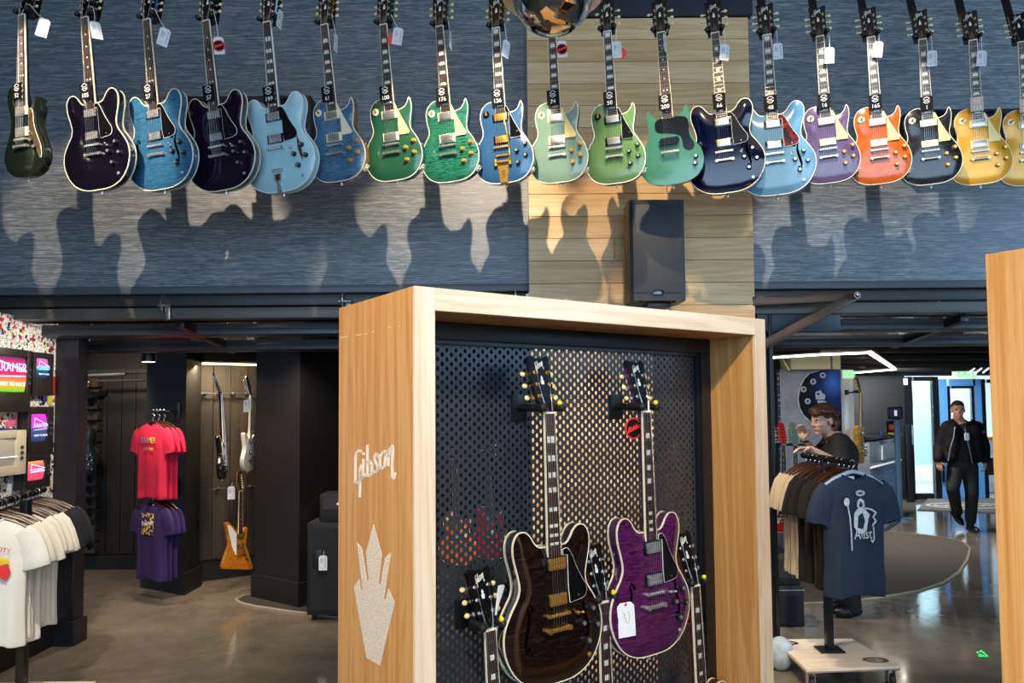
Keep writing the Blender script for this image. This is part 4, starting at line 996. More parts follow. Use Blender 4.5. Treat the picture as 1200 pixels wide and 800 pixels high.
for z in (.03, h - .018):
    for x in (-w * .36, 0, w * .36): MB().cyl((x, -.003, z), (x, .002, z), .004, n=8).build('screw', STEEL, spk)
bd = MB().bb(-.032, .032, -.010, -.001, .032, .062, bev=.003).build('badge', BLKP, spk); text('badge_letters', 'QSC', .017, mat('badge_blue', '#6f9fd8', .4), bd, (0, -.0105, .048))
MB().bb(-.05, .09, .06, .3, -.03, -.001, bev=.004).bb(-.02, .02, .2, .40, -.06, -.03, bev=.004).build('bracket', BLACK2, spk)
for x in (-w * .3, w * .3): MB().cyl((x, .03, -.012), (x, .03, .001), .012, n=12).build('foot', RUBBER, spk)
# mirrored globe pendant
gc = at(647.5, -8, 2.6); gr = 50 / FPX * 2.6 * .985
gl = empty('globe_pendant', gc, 0, 'mirrored chrome globe pendant lamp at the top edge above the grey-green guitar', 'lamp')
MIRR = NT('smoked_mirror').set(rgb('#c9c2bc'), .03, 1).m
MB().ell((0, 0, 0), gr * .965, 48, 30).build('bulb', MIRR, gl)
MB().lathe([(gr * math.sin(R(a)), -gr * math.cos(R(a))) for a in range(30, 100, 5)], 48).build('glass_shell', GLASS, gl)
MB().lathe([(gr * 1.24, -.012), (gr * 1.25, -.004), (gr * 1.12, .05), (gr * .7, .13), (.03, .16), (.03, .2), (.0, .2)], 48).build('shade', mat('white_enamel', '#dfe2e2', .3), gl)
MB().cyl((0, 0, .19), (0, 0, 5.35 - gc.z), .006, n=8).build('cable', BLACK2, gl)
# ------------------------------------------------------------------ oak display fixtures with perforated steel back
OAKZ = wood('fixture_oak_upright', '#b97f40', '#ca9253', '#d8a86c', 'z', .4, 1, .05, seed=5)
OAKX = wood('fixture_oak_rail', '#bf8340', '#d29953', '#deae6e', 'x', .4, 1, .05, seed=9)
LIP_Z = wood('daylit_oak_upright', '#cfb296', '#e0c8ac', '#ecdac4', 'z', .38, .7, .04, seed=2)  # same oak paled: cool daylight on the front faces put into the colour
LIP_X = wood('daylit_oak_rail', '#cfb296', '#e0c8ac', '#ecdac4', 'x', .38, .7, .04, seed=4)
FYAW = R(34.8); DX = Vector((math.cos(FYAW), math.sin(FYAW), 0)); DY = Vector((-math.sin(FYAW), math.cos(FYAW), 0)); FN = -DY
P0 = at(486, 500, 2.0); P0.z = 0
FH = at(486, 334.5, 2.0).z
def along(px, py, rec=0):
    p = on_plane(px, py, P0 + DY * rec, FN); return (p - P0).dot(DX), p.z
FW = along(896.5, 376)[0]; TH = along(510.2, 450)[0]; FD = (on_plane(397, 450, P0, DX) - P0).dot(DY)
pr = on_plane(832.5, 420, P0 + DX * (FW - TH), DX); REC = (pr - P0).dot(DY)
def fixture(label, P, marks):
    f = empty('display_fixture', P, FYAW, label, 'display')
    for x0, x1 in ((0, TH), (FW - TH, FW)):
        s = MB().bb(x0, x1, .012, FD, 0, FH, bev=.0015).build('side_panel', OAKZ, f, smooth=0)
        MB().bb(x0, x1, 0, .0118, 0, FH, bev=.0015).build('front_lip', LIP_Z, s, smooth=0)
    for z0, z1, nm in ((FH - TH, FH, 'top_panel'), (0, .12, 'bottom_panel')):
        s = MB().bb(TH + .0005, FW - TH - .0005, .012, FD, z0, z1, bev=.0015).build(nm, OAKX, f, smooth=0)
        MB().bb(TH + .0005, FW - TH - .0005, 0, .0118, z0, z1, bev=.0015).build('front_lip', LIP_X, s, smooth=0)
    return f
fx = fixture('large light oak display frame with a perforated black steel back', P0, True)
BLUEBLK = mat('blue_black_powder', '#2b323c', .36, spec=.7, grain=.04)
FRAMEBLK = mat('frame_black', '#101216', .4)
iw0, iw1, ih1 = TH, FW - TH, FH - TH
fr = MB()
for x0, x1, z0, z1 in ((iw0, iw1, ih1 - .055, ih1), (iw0, iw1, .12, .16), (iw0, iw0 + .035, .16, ih1 - .055), (iw1 - .055, iw1, .16, ih1 - .055)):
    fr.bb(x0 + .0005, x1 - .0005, REC, REC + .06, z0, z1 - .0005, bev=.002)
for x0, x1, z0, z1 in ((iw0 + .035, iw1 - .055, ih1 - .068, ih1 - .055), (iw1 - .068, iw1 - .055, .16, ih1 - .055)):
    fr.bb(x0, x1, REC + .012, REC + .03, z0, z1)
pf = fr.build('steel_frame', FRAMEBLK, fx)
for z in (.35, .7, 1.05, 1.4, 1.75): MB().cyl((iw1 - .02, REC - .003, z), (iw1 - .02, REC + .001, z), .004, n=8).build('screw', STEEL, pf)
# perforated sheet: every hole is cut
bm = bmesh.new(); px_, pz_ = .0165, .0290; yp = REC + .03; th = .003; hr = (.0059, .0078); nh = 10
X0, X1, Z0, Z1 = iw0 + .036, iw1 - .056, .16, ih1 - .056
nc = int((X1 - X0) / px_); px_ = (X1 - X0) / nc; zlow = .62
def cellv(cache, x, z):
    k = (round(x, 5), round(z, 5))
    if k not in cache: cache[k] = bm.verts.new((x, yp, z))
    return cache[k]
cache = {}
for c in range(nc):
    xa = X0 + c * px_; off = 0 if c % 2 else pz_ / 2
    n = 0; z = Z1 - off
    def solid(za, zb):
        if zb - za > 1e-5: bm.faces.new([cellv(cache, xa, za), cellv(cache, xa + px_, za), cellv(cache, xa + px_, zb), cellv(cache, xa, zb)])
    if off: solid(z, Z1)
    while z - pz_ > zlow:
        zb, za = z, z - pz_; cx, cz = xa + px_ / 2, (za + zb) / 2
        A_, B2, C2, D2 = cellv(cache, xa, za), cellv(cache, xa + px_, za), cellv(cache, xa + px_, zb), cellv(cache, xa, zb)
        h1 = []; h2 = []
        for k in range(nh):
            a = 2 * math.pi * (k + .5) / nh - math.pi / 2
            q = (cx + hr[0] * math.cos(a), cz + hr[1] * math.sin(a)); h1.append(bm.verts.new((q[0], yp, q[1]))); h2.append(bm.verts.new((q[0], yp + th, q[1])))
        # k=0 starts just right of the bottom, counter-clockwise seen from the front
        bm.faces.new([A_, B2, h1[1], h1[0], h1[9]]); bm.faces.new([B2, C2, h1[4], h1[3], h1[2], h1[1]]); bm.faces.new([C2, D2, h1[6], h1[5], h1[4]]); bm.faces.new([D2, A_, h1[9], h1[8], h1[7], h1[6]])
        for k in range(nh): bm.faces.new([h1[k], h1[(k + 1) % nh], h2[(k + 1) % nh], h2[k]])
        z -= pz_
    solid(Z0, z)
me = bpy.data.meshes.new('perforated_sheet'); bm.to_mesh(me); bm.free()
link('perforated_sheet', me, BLUEBLK, fx)
# lettering and emblem let into the left side panel
side_pl = lambda x, y: on_plane(x, y, P0, DX)
inv = (Matrix.Translation(P0) @ Matrix.Rotation(FYAW, 4, 'Z')).inverted()
ETCH = NT('brushed_inlay'); ETCH.set(rgb('#ded0bb'), .6, 0)
fv = ETCH.noise(ETCH.coords((14, 14, 22)), 12, 4, .6, .8); ETCH.l(ETCH.ramp(fv, [(.35, rgb('#d2c0a8')), (.62, rgb('#f2eadc'))]), ETCH.b.inputs['Base Color']); ETCH.bump(fv, .8, .004)
def side_prism(m, pts, d0=-.0008, d1=.001):
    q = [inv @ side_pl(*p) for p in pts]; m.prism([Vector((d0, p.y, p.z)) for p in q], [Vector((d1, p.y, p.z)) for p in q])
lg = MB()
for st in GIB:
    for (x0, z0), (x1, z1) in zip(st, st[1:]):
        a = Vector((395 + x0 / 6.67, 500 + z0 / 6.67)); b = Vector((395 + x1 / 6.67, 500 + z1 / 6.67)); d = (b - a)
        if d.length < 1e-3: continue
        d.normalize(); nv = Vector((-d.y, d.x)) * 1.4; e = d * .8
        side_prism(lg, [a + nv - e, b + nv + e, b - nv + e, a - nv - e])
lg.build('logo_lettering', mat('etched_white', '#f0e8da', .8, grain=.05), fx, smooth=0)
hand = [(160, 180), (192, 298), (180, 412), (186, 418), (205, 310), (228, 290), (201, 470), (206, 477), (218, 430), (243, 485), (185, 732), (132, 703), (83, 425), (103, 392), (111, 438), (117, 440), (95, 252), (113, 270), (135, 400), (141, 398), (130, 290)]
hm = MB(); side_prism(hm, [(390 + x / 3.335, 560 + y / 3.335) for x, y in hand]); hm.build('hand_emblem', ETCH.m, fx, smooth=0)
# pale scuff line across the side panel
for x0, x1, y0, y1 in ((398, 408, 395.5, 394.0), (417, 424, 392.6, 391.6), (428, 430, 391.2, 390.8), (436, 438, 389, 388.5), (455, 458, 383.5, 383), (467, 469, 382.5, 382)): 
    sc_ = MB(); side_prism(sc_, [(x0, y0 - .5), (x1, y1 - .5), (x1, y1 + .5), (x0, y0 + .5)], -.0004, .0004); sc_.build('scuff', mat('scuffed_wood', '#e8d2a8', .6), fx, smooth=0)
# the second fixture, cut off by the right edge of the frame
cb = at(1154.3, 298, 1.0); s_ = (FH - CAM_H) / (cb.z - CAM_H); cb = EYE + (cb - EYE) * s_; cb.z = 0
fx2 = fixture('light oak display frame cut off by the right picture edge', cb - DY * FD, False)
MB().bb(TH, FW - TH, REC + .03, REC + .034, .12, FH - TH).build('steel_back', BLUEBLK, fx2, smooth=0)

# ---- guitars in the fixture
GR = .075
FF = (FN + Vector((.06, 0, 0))).normalized()
FXG = 'guitars on the perforated display'
def fx_place(pn, pb, rec, recn=None):
    return on_plane(*pn, P0 + DY * (rec if recn is None else recn), FN), on_plane(*pb, P0 + DY * rec, FN)
FESD = dict(kind='es', guard=BLKP, guard_rim=BINDW, holes='f', knob=BLKNOB, back_binding=True, each_string=True, group=FXG)
SPEC = [
    ((641.4, 484), (652.5, 800), .065, .085, dict(FESD, top=F['wal'], hw=GOLD, inlay='split', fb=ROSE), 'gold-fitted walnut brown semi-hollow guitar on the perforated display', True, 0),
    ((755, 482.5), (765.5, 767), .075, .095, dict(FESD, top=F['purp'], hw=CHROME, inlay='sblock'), 'figured purple semi-hollow guitar on the perforated display', True, 1),
    ((572.3, 737.4), (590, 1062), .075, .10, dict(FESD, top=F['ebn'], hw=CHROME, inlay='sblock'), 'guitar with ivory tuners, only neck and head in view, left of the walnut one', True, 2),
    ((705, 705), (716, 1014), .075, .10, dict(FESD, top=F['brown'], hw=CHROME, inlay='sblock', button=CHROME), 'guitar with chrome tuners, only neck and head in view, between the walnut and purple ones', True, 3),
    ((812.6, 686), (829, 972), .085, .11, dict(FESD, top=F['brown'], hw=CHROME, inlay='sblock', button=CHROME), 'guitar whose neck and one dark horn show right below the purple one', True, 4),
]
FXN = ['walnut', 'purple', 'lower left', 'lower middle', 'lower right']
YDOT = mat('yellow_latch', '#e8d21c', .35)
for pn, pb, rec, recn, kw, label, _, k in SPEC:
    Pn, Pb = fx_place(pn, pb, rec, recn)
    g, M, sc = make_guitar('electric_guitar', label, P_n=Pn, P_b=Pb, facing=FF, **kw)
    L = SHAPE['es']['L']
    Mh = Matrix.Translation(M @ Vector((0, 0, L + .018))) @ Matrix.Rotation(FYAW, 4, 'Z')
    h = empty('wall_hook', label='black yoke hook with a yellow latch holding the %s guitar on the perforated sheet' % FXN[k], cat='hook', group='hooks on the perforated display', mw=Mh)
    dep = (REC + .03) - recn
    m = MB().cyl((0, .028, 0), (0, dep - .01, 0), .012, n=14).box((0, .035, 0), (.05, .022, .028), bev=.005); m.build('arm', BLACK2, h)
    MB().bb(-.03, .03, dep - .012, dep - .001, -.045, .045, bev=.003).build('plate', BLACK2, h)
    for s in (-1, 1):
        MB().cyl((s * .016, .03, 0), (s * .036, .024, 0), .010, n=12).cyl((s * .036, .034, 0), (s * .036, -.026, 0), .0125, n=14).ell((s * .036, -.026, 0), .0135, 12, 8).build('finger', RUBBER, h)
    MB().ell((.030, -.026, .014), (.0085, .0085, .0085), 12, 8).build('latch', YDOT, h)
print('fixture', FW, TH, FD, REC, FH, [round(x[2], 3) for x in GUITARS])
# price tag on the purple guitar, round red sticker behind its neck, paper fan by the lower left head
pt = on_plane(734, 725, P0 + DY * .055, FN)
t_ = empty('price_tag', label='white price tag with handwriting hanging over the lower left edge of the purple guitar', cat='tag', mw=Matrix.Translation(pt) @ Matrix.Rotation(FYAW - .25, 4, 'Z') @ Matrix.Rotation(R(-3), 4, 'Y') @ Matrix.Scale(1.22, 4))
link('tag', TAGM, WHITEP, t_)
m = MB(); m.ribbon([(-.010, .02), (-.004, .012), (-.008, .006), (.0, .0), (-.004, -.006), (.004, -.012)], .0012, -.0012, -.0005).ribbon([(.006, .02), (.010, .005), (.006, -.01)], .001, -.0012, -.0005); m.build('handwriting', PAPERINK, t_, smooth=0)
MB().cyl((0, -.0015, .038), (0, -.0004, .038), .004, n=12).build('eyelet', RED, t_)
for px, py, nm, rec, lab in ((741, 500, 'purple', .115, 'round black certificate tag with red ring behind the neck of the purple guitar'), (809, 718, 'lower right', .13, 'round black certificate tag with red ring behind the neck of the lower right guitar'), (722, 742, 'lower middle', .13, 'round black certificate tag with red ring between the lower middle neck and the purple body')):
    pt = on_plane(px, py, P0 + DY * rec, FN)
    d_ = empty('certificate_tag', label=lab, cat='tag', group='round certificate tags', mw=Matrix.Translation(pt) @ Matrix.Rotation(FYAW, 4, 'Z') @ Matrix.Scale(1.25, 4))
    s_ = link('disc', DISC, RED, d_); link('center', DISC2, CARDM, s_); link('script', SCR, RED, s_)
    MB().tube([(0, -.003, .025), (.012, .0, .06), (.018, .0, .09)], .0012, 5).build('cord', RUBBER, d_)
fan = empty('paper_strip', label='folded white paper strips beside the head of the lower left guitar', cat='paper', mw=Matrix.Translation(on_plane(583, 703, P0 + DY * .11, FN)) @ Matrix.Rotation(FYAW, 4, 'Z'))
for i in range(5): MB().box((.004 * i, .003 * i, .0), (.010, .0012, .085), (0, R(12 + i * 5), R(20))).build('strip', WHITEP, fan, smooth=0)
# ------------------------------------------------------------------ clothes
def shirt_mesh(seed, wav=1.0, narrow=1.0):
    rnd = random.Random(seed); ph = [rnd.uniform(0, 6.28) for _ in range(6)]; kx = rnd.uniform(34, 46); ky = rnd.uniform(12, 20)
    bm = bmesh.new(); N = 40; rings = []
    rows = [(.0, .082, .030), (-.012, .112, .033), (-.03, .155, .038), (-.052, .192, .043), (-.075, .212, .048), (-.11, .218, .056), (-.16, .216, .062), (-.22, .211, .066), (-.30, .205, .068), (-.38, .202, .068), (-.46, .200, .068), (-.54, .200, .068), (-.62, .202, .068), (-.69, .205, .069), (-.715, .206, .068), (-.72, .203, .064)]
    for r, (z, hw, hd) in enumerate(rows):
        t_ = min(1, max(0, -z - .12) / .5); rg = []
        for k in range(N):
            a = 2 * math.pi * k / N; c, s = math.cos(a), math.sin(a)
            x = hw * math.copysign(abs(c) ** .8, c) * narrow; y = hd * math.copysign(abs(s) ** .75, s)
            f = t_ * wav * (.016 * math.sin(kx * x + ph[0] + 1.5 * z) + .009 * math.sin(kx * 1.9 * x + ph[1])) + (.004 * math.sin(ky * z * 2 + 9 * x + ph[2]) if r > 3 else 0)
            y += f if abs(s) > .15 else f * .3
            zz = z + (.018 * (abs(x) / hw) ** 2 if False else 0) - (.035 * (1 - abs(c)) if (r == 0 and s < 0) else 0) - (.022 * (1 - abs(c)) if (r == 1 and s < 0) else 0)
            if r >= len(rows) - 2: zz += .010 * math.sin(kx * .5 * x + ph[3])
            rg.append(bm.verts.new((x, y, zz)))
        rings.append(rg)
    for a, b in zip(rings, rings[1:]):
        for k in range(N): bm.faces.new([a[k], a[(k + 1) % N], b[(k + 1) % N], b[k]])
    # hem turned inwards
    inr = [bm.verts.new((v.co.x * .97, v.co.y * .8, v.co.z + .03)) for v in rings[-1]]
    for k in range(N): bm.faces.new([rings[-1][k], rings[-1][(k + 1) % N], inr[(k + 1) % N], inr[k]])
    for sd in (-1, 1):
        sl = []; n2 = 18
        for j, (cx, cz, half, hd) in enumerate(((.165, -.080, .070, .044), (.198, -.120, .082, .050), (.222, -.175, .084, .052), (.240, -.235, .083, .052), (.252, -.285, .083, .050), (.253, -.291, .077, .044), (.24, -.25, .065, .03))):
            ang = R([36, 30, 22, 16, 14, 14, 14][j]); rg = []
            for k in range(n2):
                a = 2 * math.pi * k / n2; u = half * math.cos(a); y = hd * math.sin(a) * (1 + .18 * math.sin(3 * a + ph[4]) * (j > 2)) + .006 * math.sin(j * 1.4 + ph[5])
                rg.append(bm.verts.new((sd * (cx + u * math.cos(ang)) * narrow, y, cz + u * math.sin(ang) - .0)))
            sl.append(rg)
        for a, b in zip(sl, sl[1:]):
            for k in range(n2): bm.faces.new([a[k], a[(k + 1) % n2], b[(k + 1) % n2], b[k]])
    bmesh.ops.recalc_face_normals(bm, faces=bm.faces)
    me = bpy.data.meshes.new('cloth'); bm.to_mesh(me); bm.free()
    for p in me.polygons: p.use_smooth = True
    return me
SHM = [shirt_mesh(s) for s in range(5)]
COLLAR = MB(); 
_pts = []
for k in range(25):
    a = 2 * math.pi * k / 24; c, s = math.cos(a), math.sin(a)
    _pts.append((.084 * math.copysign(abs(c) ** .8, c), .032 * math.copysign(abs(s) ** .75, s), -.002 - (.035 * (1 - abs(c)) if s < 0 else 0)))
COLLAR = COLLAR.tube(_pts, .008, 6, cap=False).mesh('collar')
NECKTAG = MB().box((0, .024, -.022), (.05, .003, .022)).mesh('neck_label', 0)
HANG = MB().tube([(-.195, 0, -.064), (-.12, 0, -.022), (-.03, 0, .008), (0, 0, .012), (.03, 0, .008), (.12, 0, -.022), (.195, 0, -.064)], [.010, .012, .012, .012, .012, .012, .010], 8).mesh('body')
HOOK = MB().tube([(0, 0, .012), (0, 0, .036), (.012, 0, .048), (.018, 0, .062), (.010, 0, .076), (-.004, 0, .080), (-.016, 0, .071)], .0028, 6).mesh('hook')
DKWOOD = wood('dark_hanger_wood', '#1e0e07', '#30170b', '#432412', 'x', .35, 2, .05)
HBLUE = mat('pale_blue_hanger', '#8fb0d0', .35)
def hang_shirt(pos, rz, m, label, group, seed=0, hanger=DKWOOD, tilt=0, s=1.0, thin=1.0, hlabel='', hgroup='wooden hangers'):
    h = empty('clothes_hanger', pos, rz, hlabel, 'hanger', hgroup); link('body', HANG, hanger, h); link('hook', HOOK, CHROME, h)
    g = empty('t_shirt', Vector(pos) + Vector((0, 0, -.004)), rz + tilt, label, 't-shirt', group); g.scale = (s, s * thin, s)
    link('cloth', SHM[seed % 5], m, g); link('collar', COLLAR, m, g); link('neck_label', NECKTAG, WHITEP, g)
    return g
def cloth(name, h): return mat(name, h, .85, grain=.10, gs=260)
WHC, CRC, BLC, NVC = cloth('white_cotton', '#e9e4d8'), cloth('oat_cotton', '#b5a88f'), cloth('black_cotton', '#09090c'), cloth('navy_cotton', '#14263f')
CHAR, PINK, PURP = cloth('charcoal_cotton', '#15171d'), cloth('pink_cotton', '#c8143e'), cloth('purple_cotton', '#25114e')
ORD = ['first', 'second', 'third', 'fourth', 'fifth', 'sixth', 'seventh', 'eighth', 'ninth', 'tenth', 'eleventh']
def dolly(name, corners, ztop, post, label, marks):
    """castored plywood base with a post"""
    c = sum(corners, Vector()) / 4; d = empty(name, (c.x, c.y, 0), 0, label, 'clothes rack')
    q = [(p.x - c.x, p.y - c.y) for p in corners]
    PLY = wood('whitewashed_ply', '#cdbfae', '#dccfbe', '#e8dccd', 'x', .5, 1, .05, seed=12)
    b = MB().foot(q, ztop - .022, ztop).build('base_board', PLY, d, smooth=0)
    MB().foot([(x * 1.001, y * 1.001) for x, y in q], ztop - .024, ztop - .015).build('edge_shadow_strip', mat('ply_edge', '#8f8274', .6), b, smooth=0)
    for x, y in q:
        x *= .86; y *= .86; cz = ztop - .024
        w = MB().cyl((x - .014, y, .040), (x + .014, y, .040), .040, n=20).build('caster', RUBBER, d)
        MB().bb(x - .03, x + .03, y - .03, y + .03, cz - .006, cz).bb(x - .022, x - .017, y - .018, y + .018, .035, cz).bb(x + .017, x + .022, y - .018, y + .018, .035, cz).build('fork', CHROME, w)
    px_, py_ = post.x - c.x, post.y - c.y
    MB().bb(px_ - .075, px_ + .075, py_ - .06, py_ + .06, ztop, ztop + .012, bev=.002).build('foot_plate', BLACK2, d)
    return d, c
# ---- right clothes rack
zt = .135
cr = [on_z(945, 784, zt), on_z(1055, 780, zt), on_z(998, 748, zt), on_z(908, 749, zt)]
post = on_z(972, 762, zt)
rk, rc = dolly('clothes_rack', cr, zt, post, 'black post clothes rack with navy, black and oat shirts on a wheeled pale plywood base', True)
ra, rb = at(1003, 546, 4.36), at(940, 537, 5.10); rz_ = (ra.z + rb.z) / 2 + .02
MB().bb(post.x - rc.x - .022, post.x - rc.x + .022, post.y - rc.y - .022, post.y - rc.y + .022, zt + .01, rz_, bev=.002).build('post', BLACK2, rk)
lo = lambda p, c: Vector((p[0] - c.x, p[1] - c.y, p[2]))
A_, B_ = Vector((ra.x, ra.y, rz_)), Vector((rb.x, rb.y, rz_))
rl = MB().cyl(lo(A_, rc), lo(B_, rc), .014, n=12).build('rail', BLACK2, rk)
for k in range(15):
    p = A_.lerp(B_, (k + .5) / 15); MB().cyl(lo(p, rc) - Vector((0, .006, 0)), lo(p, rc) + Vector((0, .006, 0)), .021, n=12).build('size_ring', mat('ring_black', '#0d0d10', .3), rl)
inkb = mat('base_print', '#3c4148', .5)
def base_mark(px, py, W_, root, c):
    p = on_z(px, py, zt + .0012); lp = lo(p, c)
    m = MB(); pts = [(W_ * math.cos(R(a)), W_ * .62 * math.sin(R(a))) for a in range(0, 361, 15)]
    P = lambda x, y, z: Vector((lp.x + x, lp.y + z, lp.z + y))
    m.ribbon(pts, .010, -.0008, .0004, P); m.ribbon([(x * .86, z * .82) for x, z in pts], .004, -.0008, .0004, P); e = m.build('round_mark', inkb, root, smooth=0)
    text('mark_letters', 'GIBSON', W_ * .42, inkb, root, (lp.x, lp.y + W_ * .14, lp.z), (0, 0, 0), .0005); text('mark_letters', 'GARAGE', W_ * .42, inkb, root, (lp.x, lp.y - W_ * .2, lp.z), (0, 0, 0), .0005)
base_mark(923, 753, .062, rk, rc); base_mark(1026, 773, .070, rk, rc)
RG = 'shirts on the right clothes rack'
SPECR = [('n', NVC, 'navy t-shirt with a pale robed figure print facing front on the right rack')] + [('b', BLC, '%s black t-shirt behind the navy one on the right rack' % ORD[k]) for k in range(5)] + [('c', CRC, '%s oat t-shirt behind the black ones on the right rack' % ORD[k]) for k in range(4)]
navy = None
for k, (kk, m, lab) in enumerate(SPECR):
    p = A_.lerp(B_, .088 * k + (.10 if k >= 4 else 0) + (.03 if k else 0)); p = Vector((p.x + (-.0 if k else -.02), p.y, rz_ - .062))
    g = hang_shirt(p, R(18 if k else 15) + R(random.uniform(-3, 3)), m, lab, RG, seed=k, hanger=HBLUE if k == 0 else DKWOOD, s=.95, thin=.45 if k else .8, hlabel=('pale blue hanger in the navy t-shirt on the right rack' if k == 0 else 'dark wooden hanger in the %s' % lab), hgroup='hangers on the right rack')
    if k == 0: navy = g
PRNT = mat('silver_print', '#b9cbd6', .6, grain=.3, gs=120); PRNT2 = mat('dark_print', '#101a2c', .7)
m = MB(); yy = -.080
P_ = lambda x, y, z: Vector((x, y - .006 * math.cos(x * 40), z))
# robed figure with a staff: hood, halo, cloak, letters
m.ribbon([(.025 * math.cos(R(a)), -.105 + .012 * math.sin(R(a))) for a in range(0, 361, 30)], .012, yy, yy + .004)
m.xz([(-.025, -.185), (-.02, -.15), (0, -.135), (.022, -.15), (.028, -.185), (.0, -.2)], yy, yy + .004)
m.xz([(-.05, -.30), (-.045, -.225), (-.02, -.195), (.02, -.195), (.062, -.235), (.05, -.26), (.035, -.33), (.0, -.35), (-.03, -.33)], yy, yy + .004)
m.ribbon([(.03, -.195), (.075, -.205), (.105, -.225), (.085, -.25), (.102, -.275), (.08, -.30)], .010, yy, yy + .004)
m.ribbon([(-.09, -.17), (-.075, -.25), (-.07, -.34), (-.068, -.44)], .007, yy, yy + .004); m.ell((-.095, yy + .002, -.155), (.02, .003, .026), 10, 6)
m.ribbon([(.085, -.31), (.088, -.38), (.075, -.40), (.066, -.385)], .007, yy, yy + .004)
pr_ = m.build('print', PRNT, navy)
m = MB(); m.xz([(-.015, -.18), (0, -.15), (.016, -.18), (0, -.19)], yy - .001, yy).xz([(-.028, -.31), (-.02, -.24), (.01, -.22), (.025, -.27), (.01, -.32)], yy - .001, yy); m.build('print_shade', PRNT2, pr_, smooth=0)
text('print_letters', 'Alist', .085, PRNT, pr_, (.01, yy - .0015, -.35), ext=.001, sx=.8)
# ---- left clothes rack
la, lb = at(-14, 588, 3.90), at(52, 577, 4.75); lz_ = (la.z + lb.z) / 2
lpost = at(26, 770, 4.17); lpost.z = zt
cl = [Vector((la.x - .35, 3.55, zt)), Vector((-2.33, 3.55, zt)), on_z(113, 798, zt), Vector((-3.2, on_z(113, 798, zt).y, zt))]
lk, lc = dolly('clothes_rack', cl, zt, lpost, 'black post clothes rack with white and charcoal shirts in front of the sticker wall', False)
MB().bb(lpost.x - lc.x - .022, lpost.x - lc.x + .022, lpost.y - lc.y - .022, lpost.y - lc.y + .022, zt + .01, lz_, bev=.002).build('post', BLACK2, lk)
A_, B_ = Vector((la.x, la.y, lz_)), Vector((lb.x, lb.y, lz_))
rl = MB().cyl(lo(A_, lc), lo(B_, lc), .014, n=12).build('rail', BLACK2, lk)
for k in range(18):
    p = A_.lerp(B_, (k + .5) / 18); MB().cyl(lo(p, lc) - Vector((0, .006, 0)), lo(p, lc) + Vector((0, .006, 0)), .021, n=12).build('size_ring', mat('ring_black', '#0d0d10', .3), rl)
LG = 'shirts on the left clothes rack'
front_w = None
for k in range(12):
    wht = k < 8; lab = ('white t-shirt with red and yellow print, frontmost' if k == 0 else ('%s white t-shirt behind the printed one on the left rack' % ORD[k - 1] if wht else '%s charcoal t-shirt behind the white ones on the left rack' % ORD[k - 8]))
    p = A_.lerp(B_, .01 + k * .076 + (.07 if k >= 4 else 0)); p.z = lz_ - .062
    g = hang_shirt(p, R(12) + R(random.uniform(-7, 7)), WHC if wht else CHAR, lab, LG, seed=k + 2, s=random.choice((.86, .9, .94)) if k else .90, thin=.45 if k else .7, hlabel='dark wooden hanger in the %s' % lab, hgroup='hangers on the left rack')
    if k == 0: front_w = g
pr_ = MB(); yy = -.090
pr_.ell((.045, yy, -.235), (.095, .004, .028), 16, 6); pr_ = pr_.build('print', mat('yellow_print', '#e8c627', .6), front_w)
MB().xz([(-.03, -.25), (.125, -.245), (.145, -.30), (.12, -.345), (.09, -.325), (.06, -.35), (.0, -.33), (-.045, -.29)], yy, yy + .004).build('print_red', RED, pr_, smooth=0)
text('print_letters', 'CITY', .036, RED, pr_, (.105, yy - .003, -.17), (R(90), R(16), 0), .001)
# ---- pink and purple shirts on the black column
cf = (B_ - A_)
def column_rack(px, py, n, m, nm, lab0, seed):
    p0 = at(px, py, 6.62); o = None
    arm = empty('face_out_arm', p0 + Vector((.03, .06, .10)), 0, 'chrome studded black arm above the %s t-shirts on the black column' % nm, 'bracket')
    MB().cyl((0, -.12, 0), (.03, .22, 0), .009, n=8).box((.03, .22, .0), (.05, .02, .16), bev=.004).build('arm', BLACK2, arm)
    for j in range(4): MB().ell((-.06 + .03 * j, -.05, .012), .009, 8, 6).build('stud', CHROME, arm)
    for k in range(n):
        g = hang_shirt(p0 + Vector((.020 * k, .060 * k - .06, -.004 * k)), R(-28), m, (lab0 if k == 0 else '%s %s t-shirt behind the printed one on the black column' % (ORD[k - 1], nm)), '%s shirts on the black column' % nm, seed=seed + k, hlabel='dark hanger in the %s %s t-shirt on the black column' % (ORD[k], nm), hgroup='hangers on the black column', s=.9, thin=.36 if k else .6)
        if k == 0: o = g
    return o
pk = column_rack(183, 495, 3, PINK, 'pink', 'hot pink t-shirt with a small multicoloured print on the black column', 0)
pp = column_rack(183, 588, 3, PURP, 'purple', 'purple t-shirt with a yellow patterned print below the pink ones', 1)
t = NT('rainbow_print'); t.set(rough=.7); sx = t.n('ShaderNodeSeparateXYZ'); t.l(t.coords((1, 1, 1)), sx.inputs[0])
mp = t.n('ShaderNodeMapRange'); mp.inputs[1].default_value = -.075; mp.inputs[2].default_value = .075; t.l(sx.outputs[0], mp.inputs[0])
t.l(t.ramp(mp.outputs[0], [(.2, rgb('#356a9c')), (.5, rgb('#5d8a4a')), (.8, rgb('#d8c62e'))]), t.b.inputs['Base Color'])
text('print', 'KRAMER', .075, t.m, pk, (0, -.086, -.165), ext=.001, sx=.75, sz=1.1); text('print', 'GUITARS', .036, t.m, pk, (.01, -.086, -.245), ext=.001, sx=.95)
LEO = NT('leopard_print'); LEO.set(rough=.7); vo = LEO.n('ShaderNodeTexVoronoi'); vo.inputs['Scale'].default_value = 44; LEO.l(LEO.coords(), vo.inputs['Vector'])
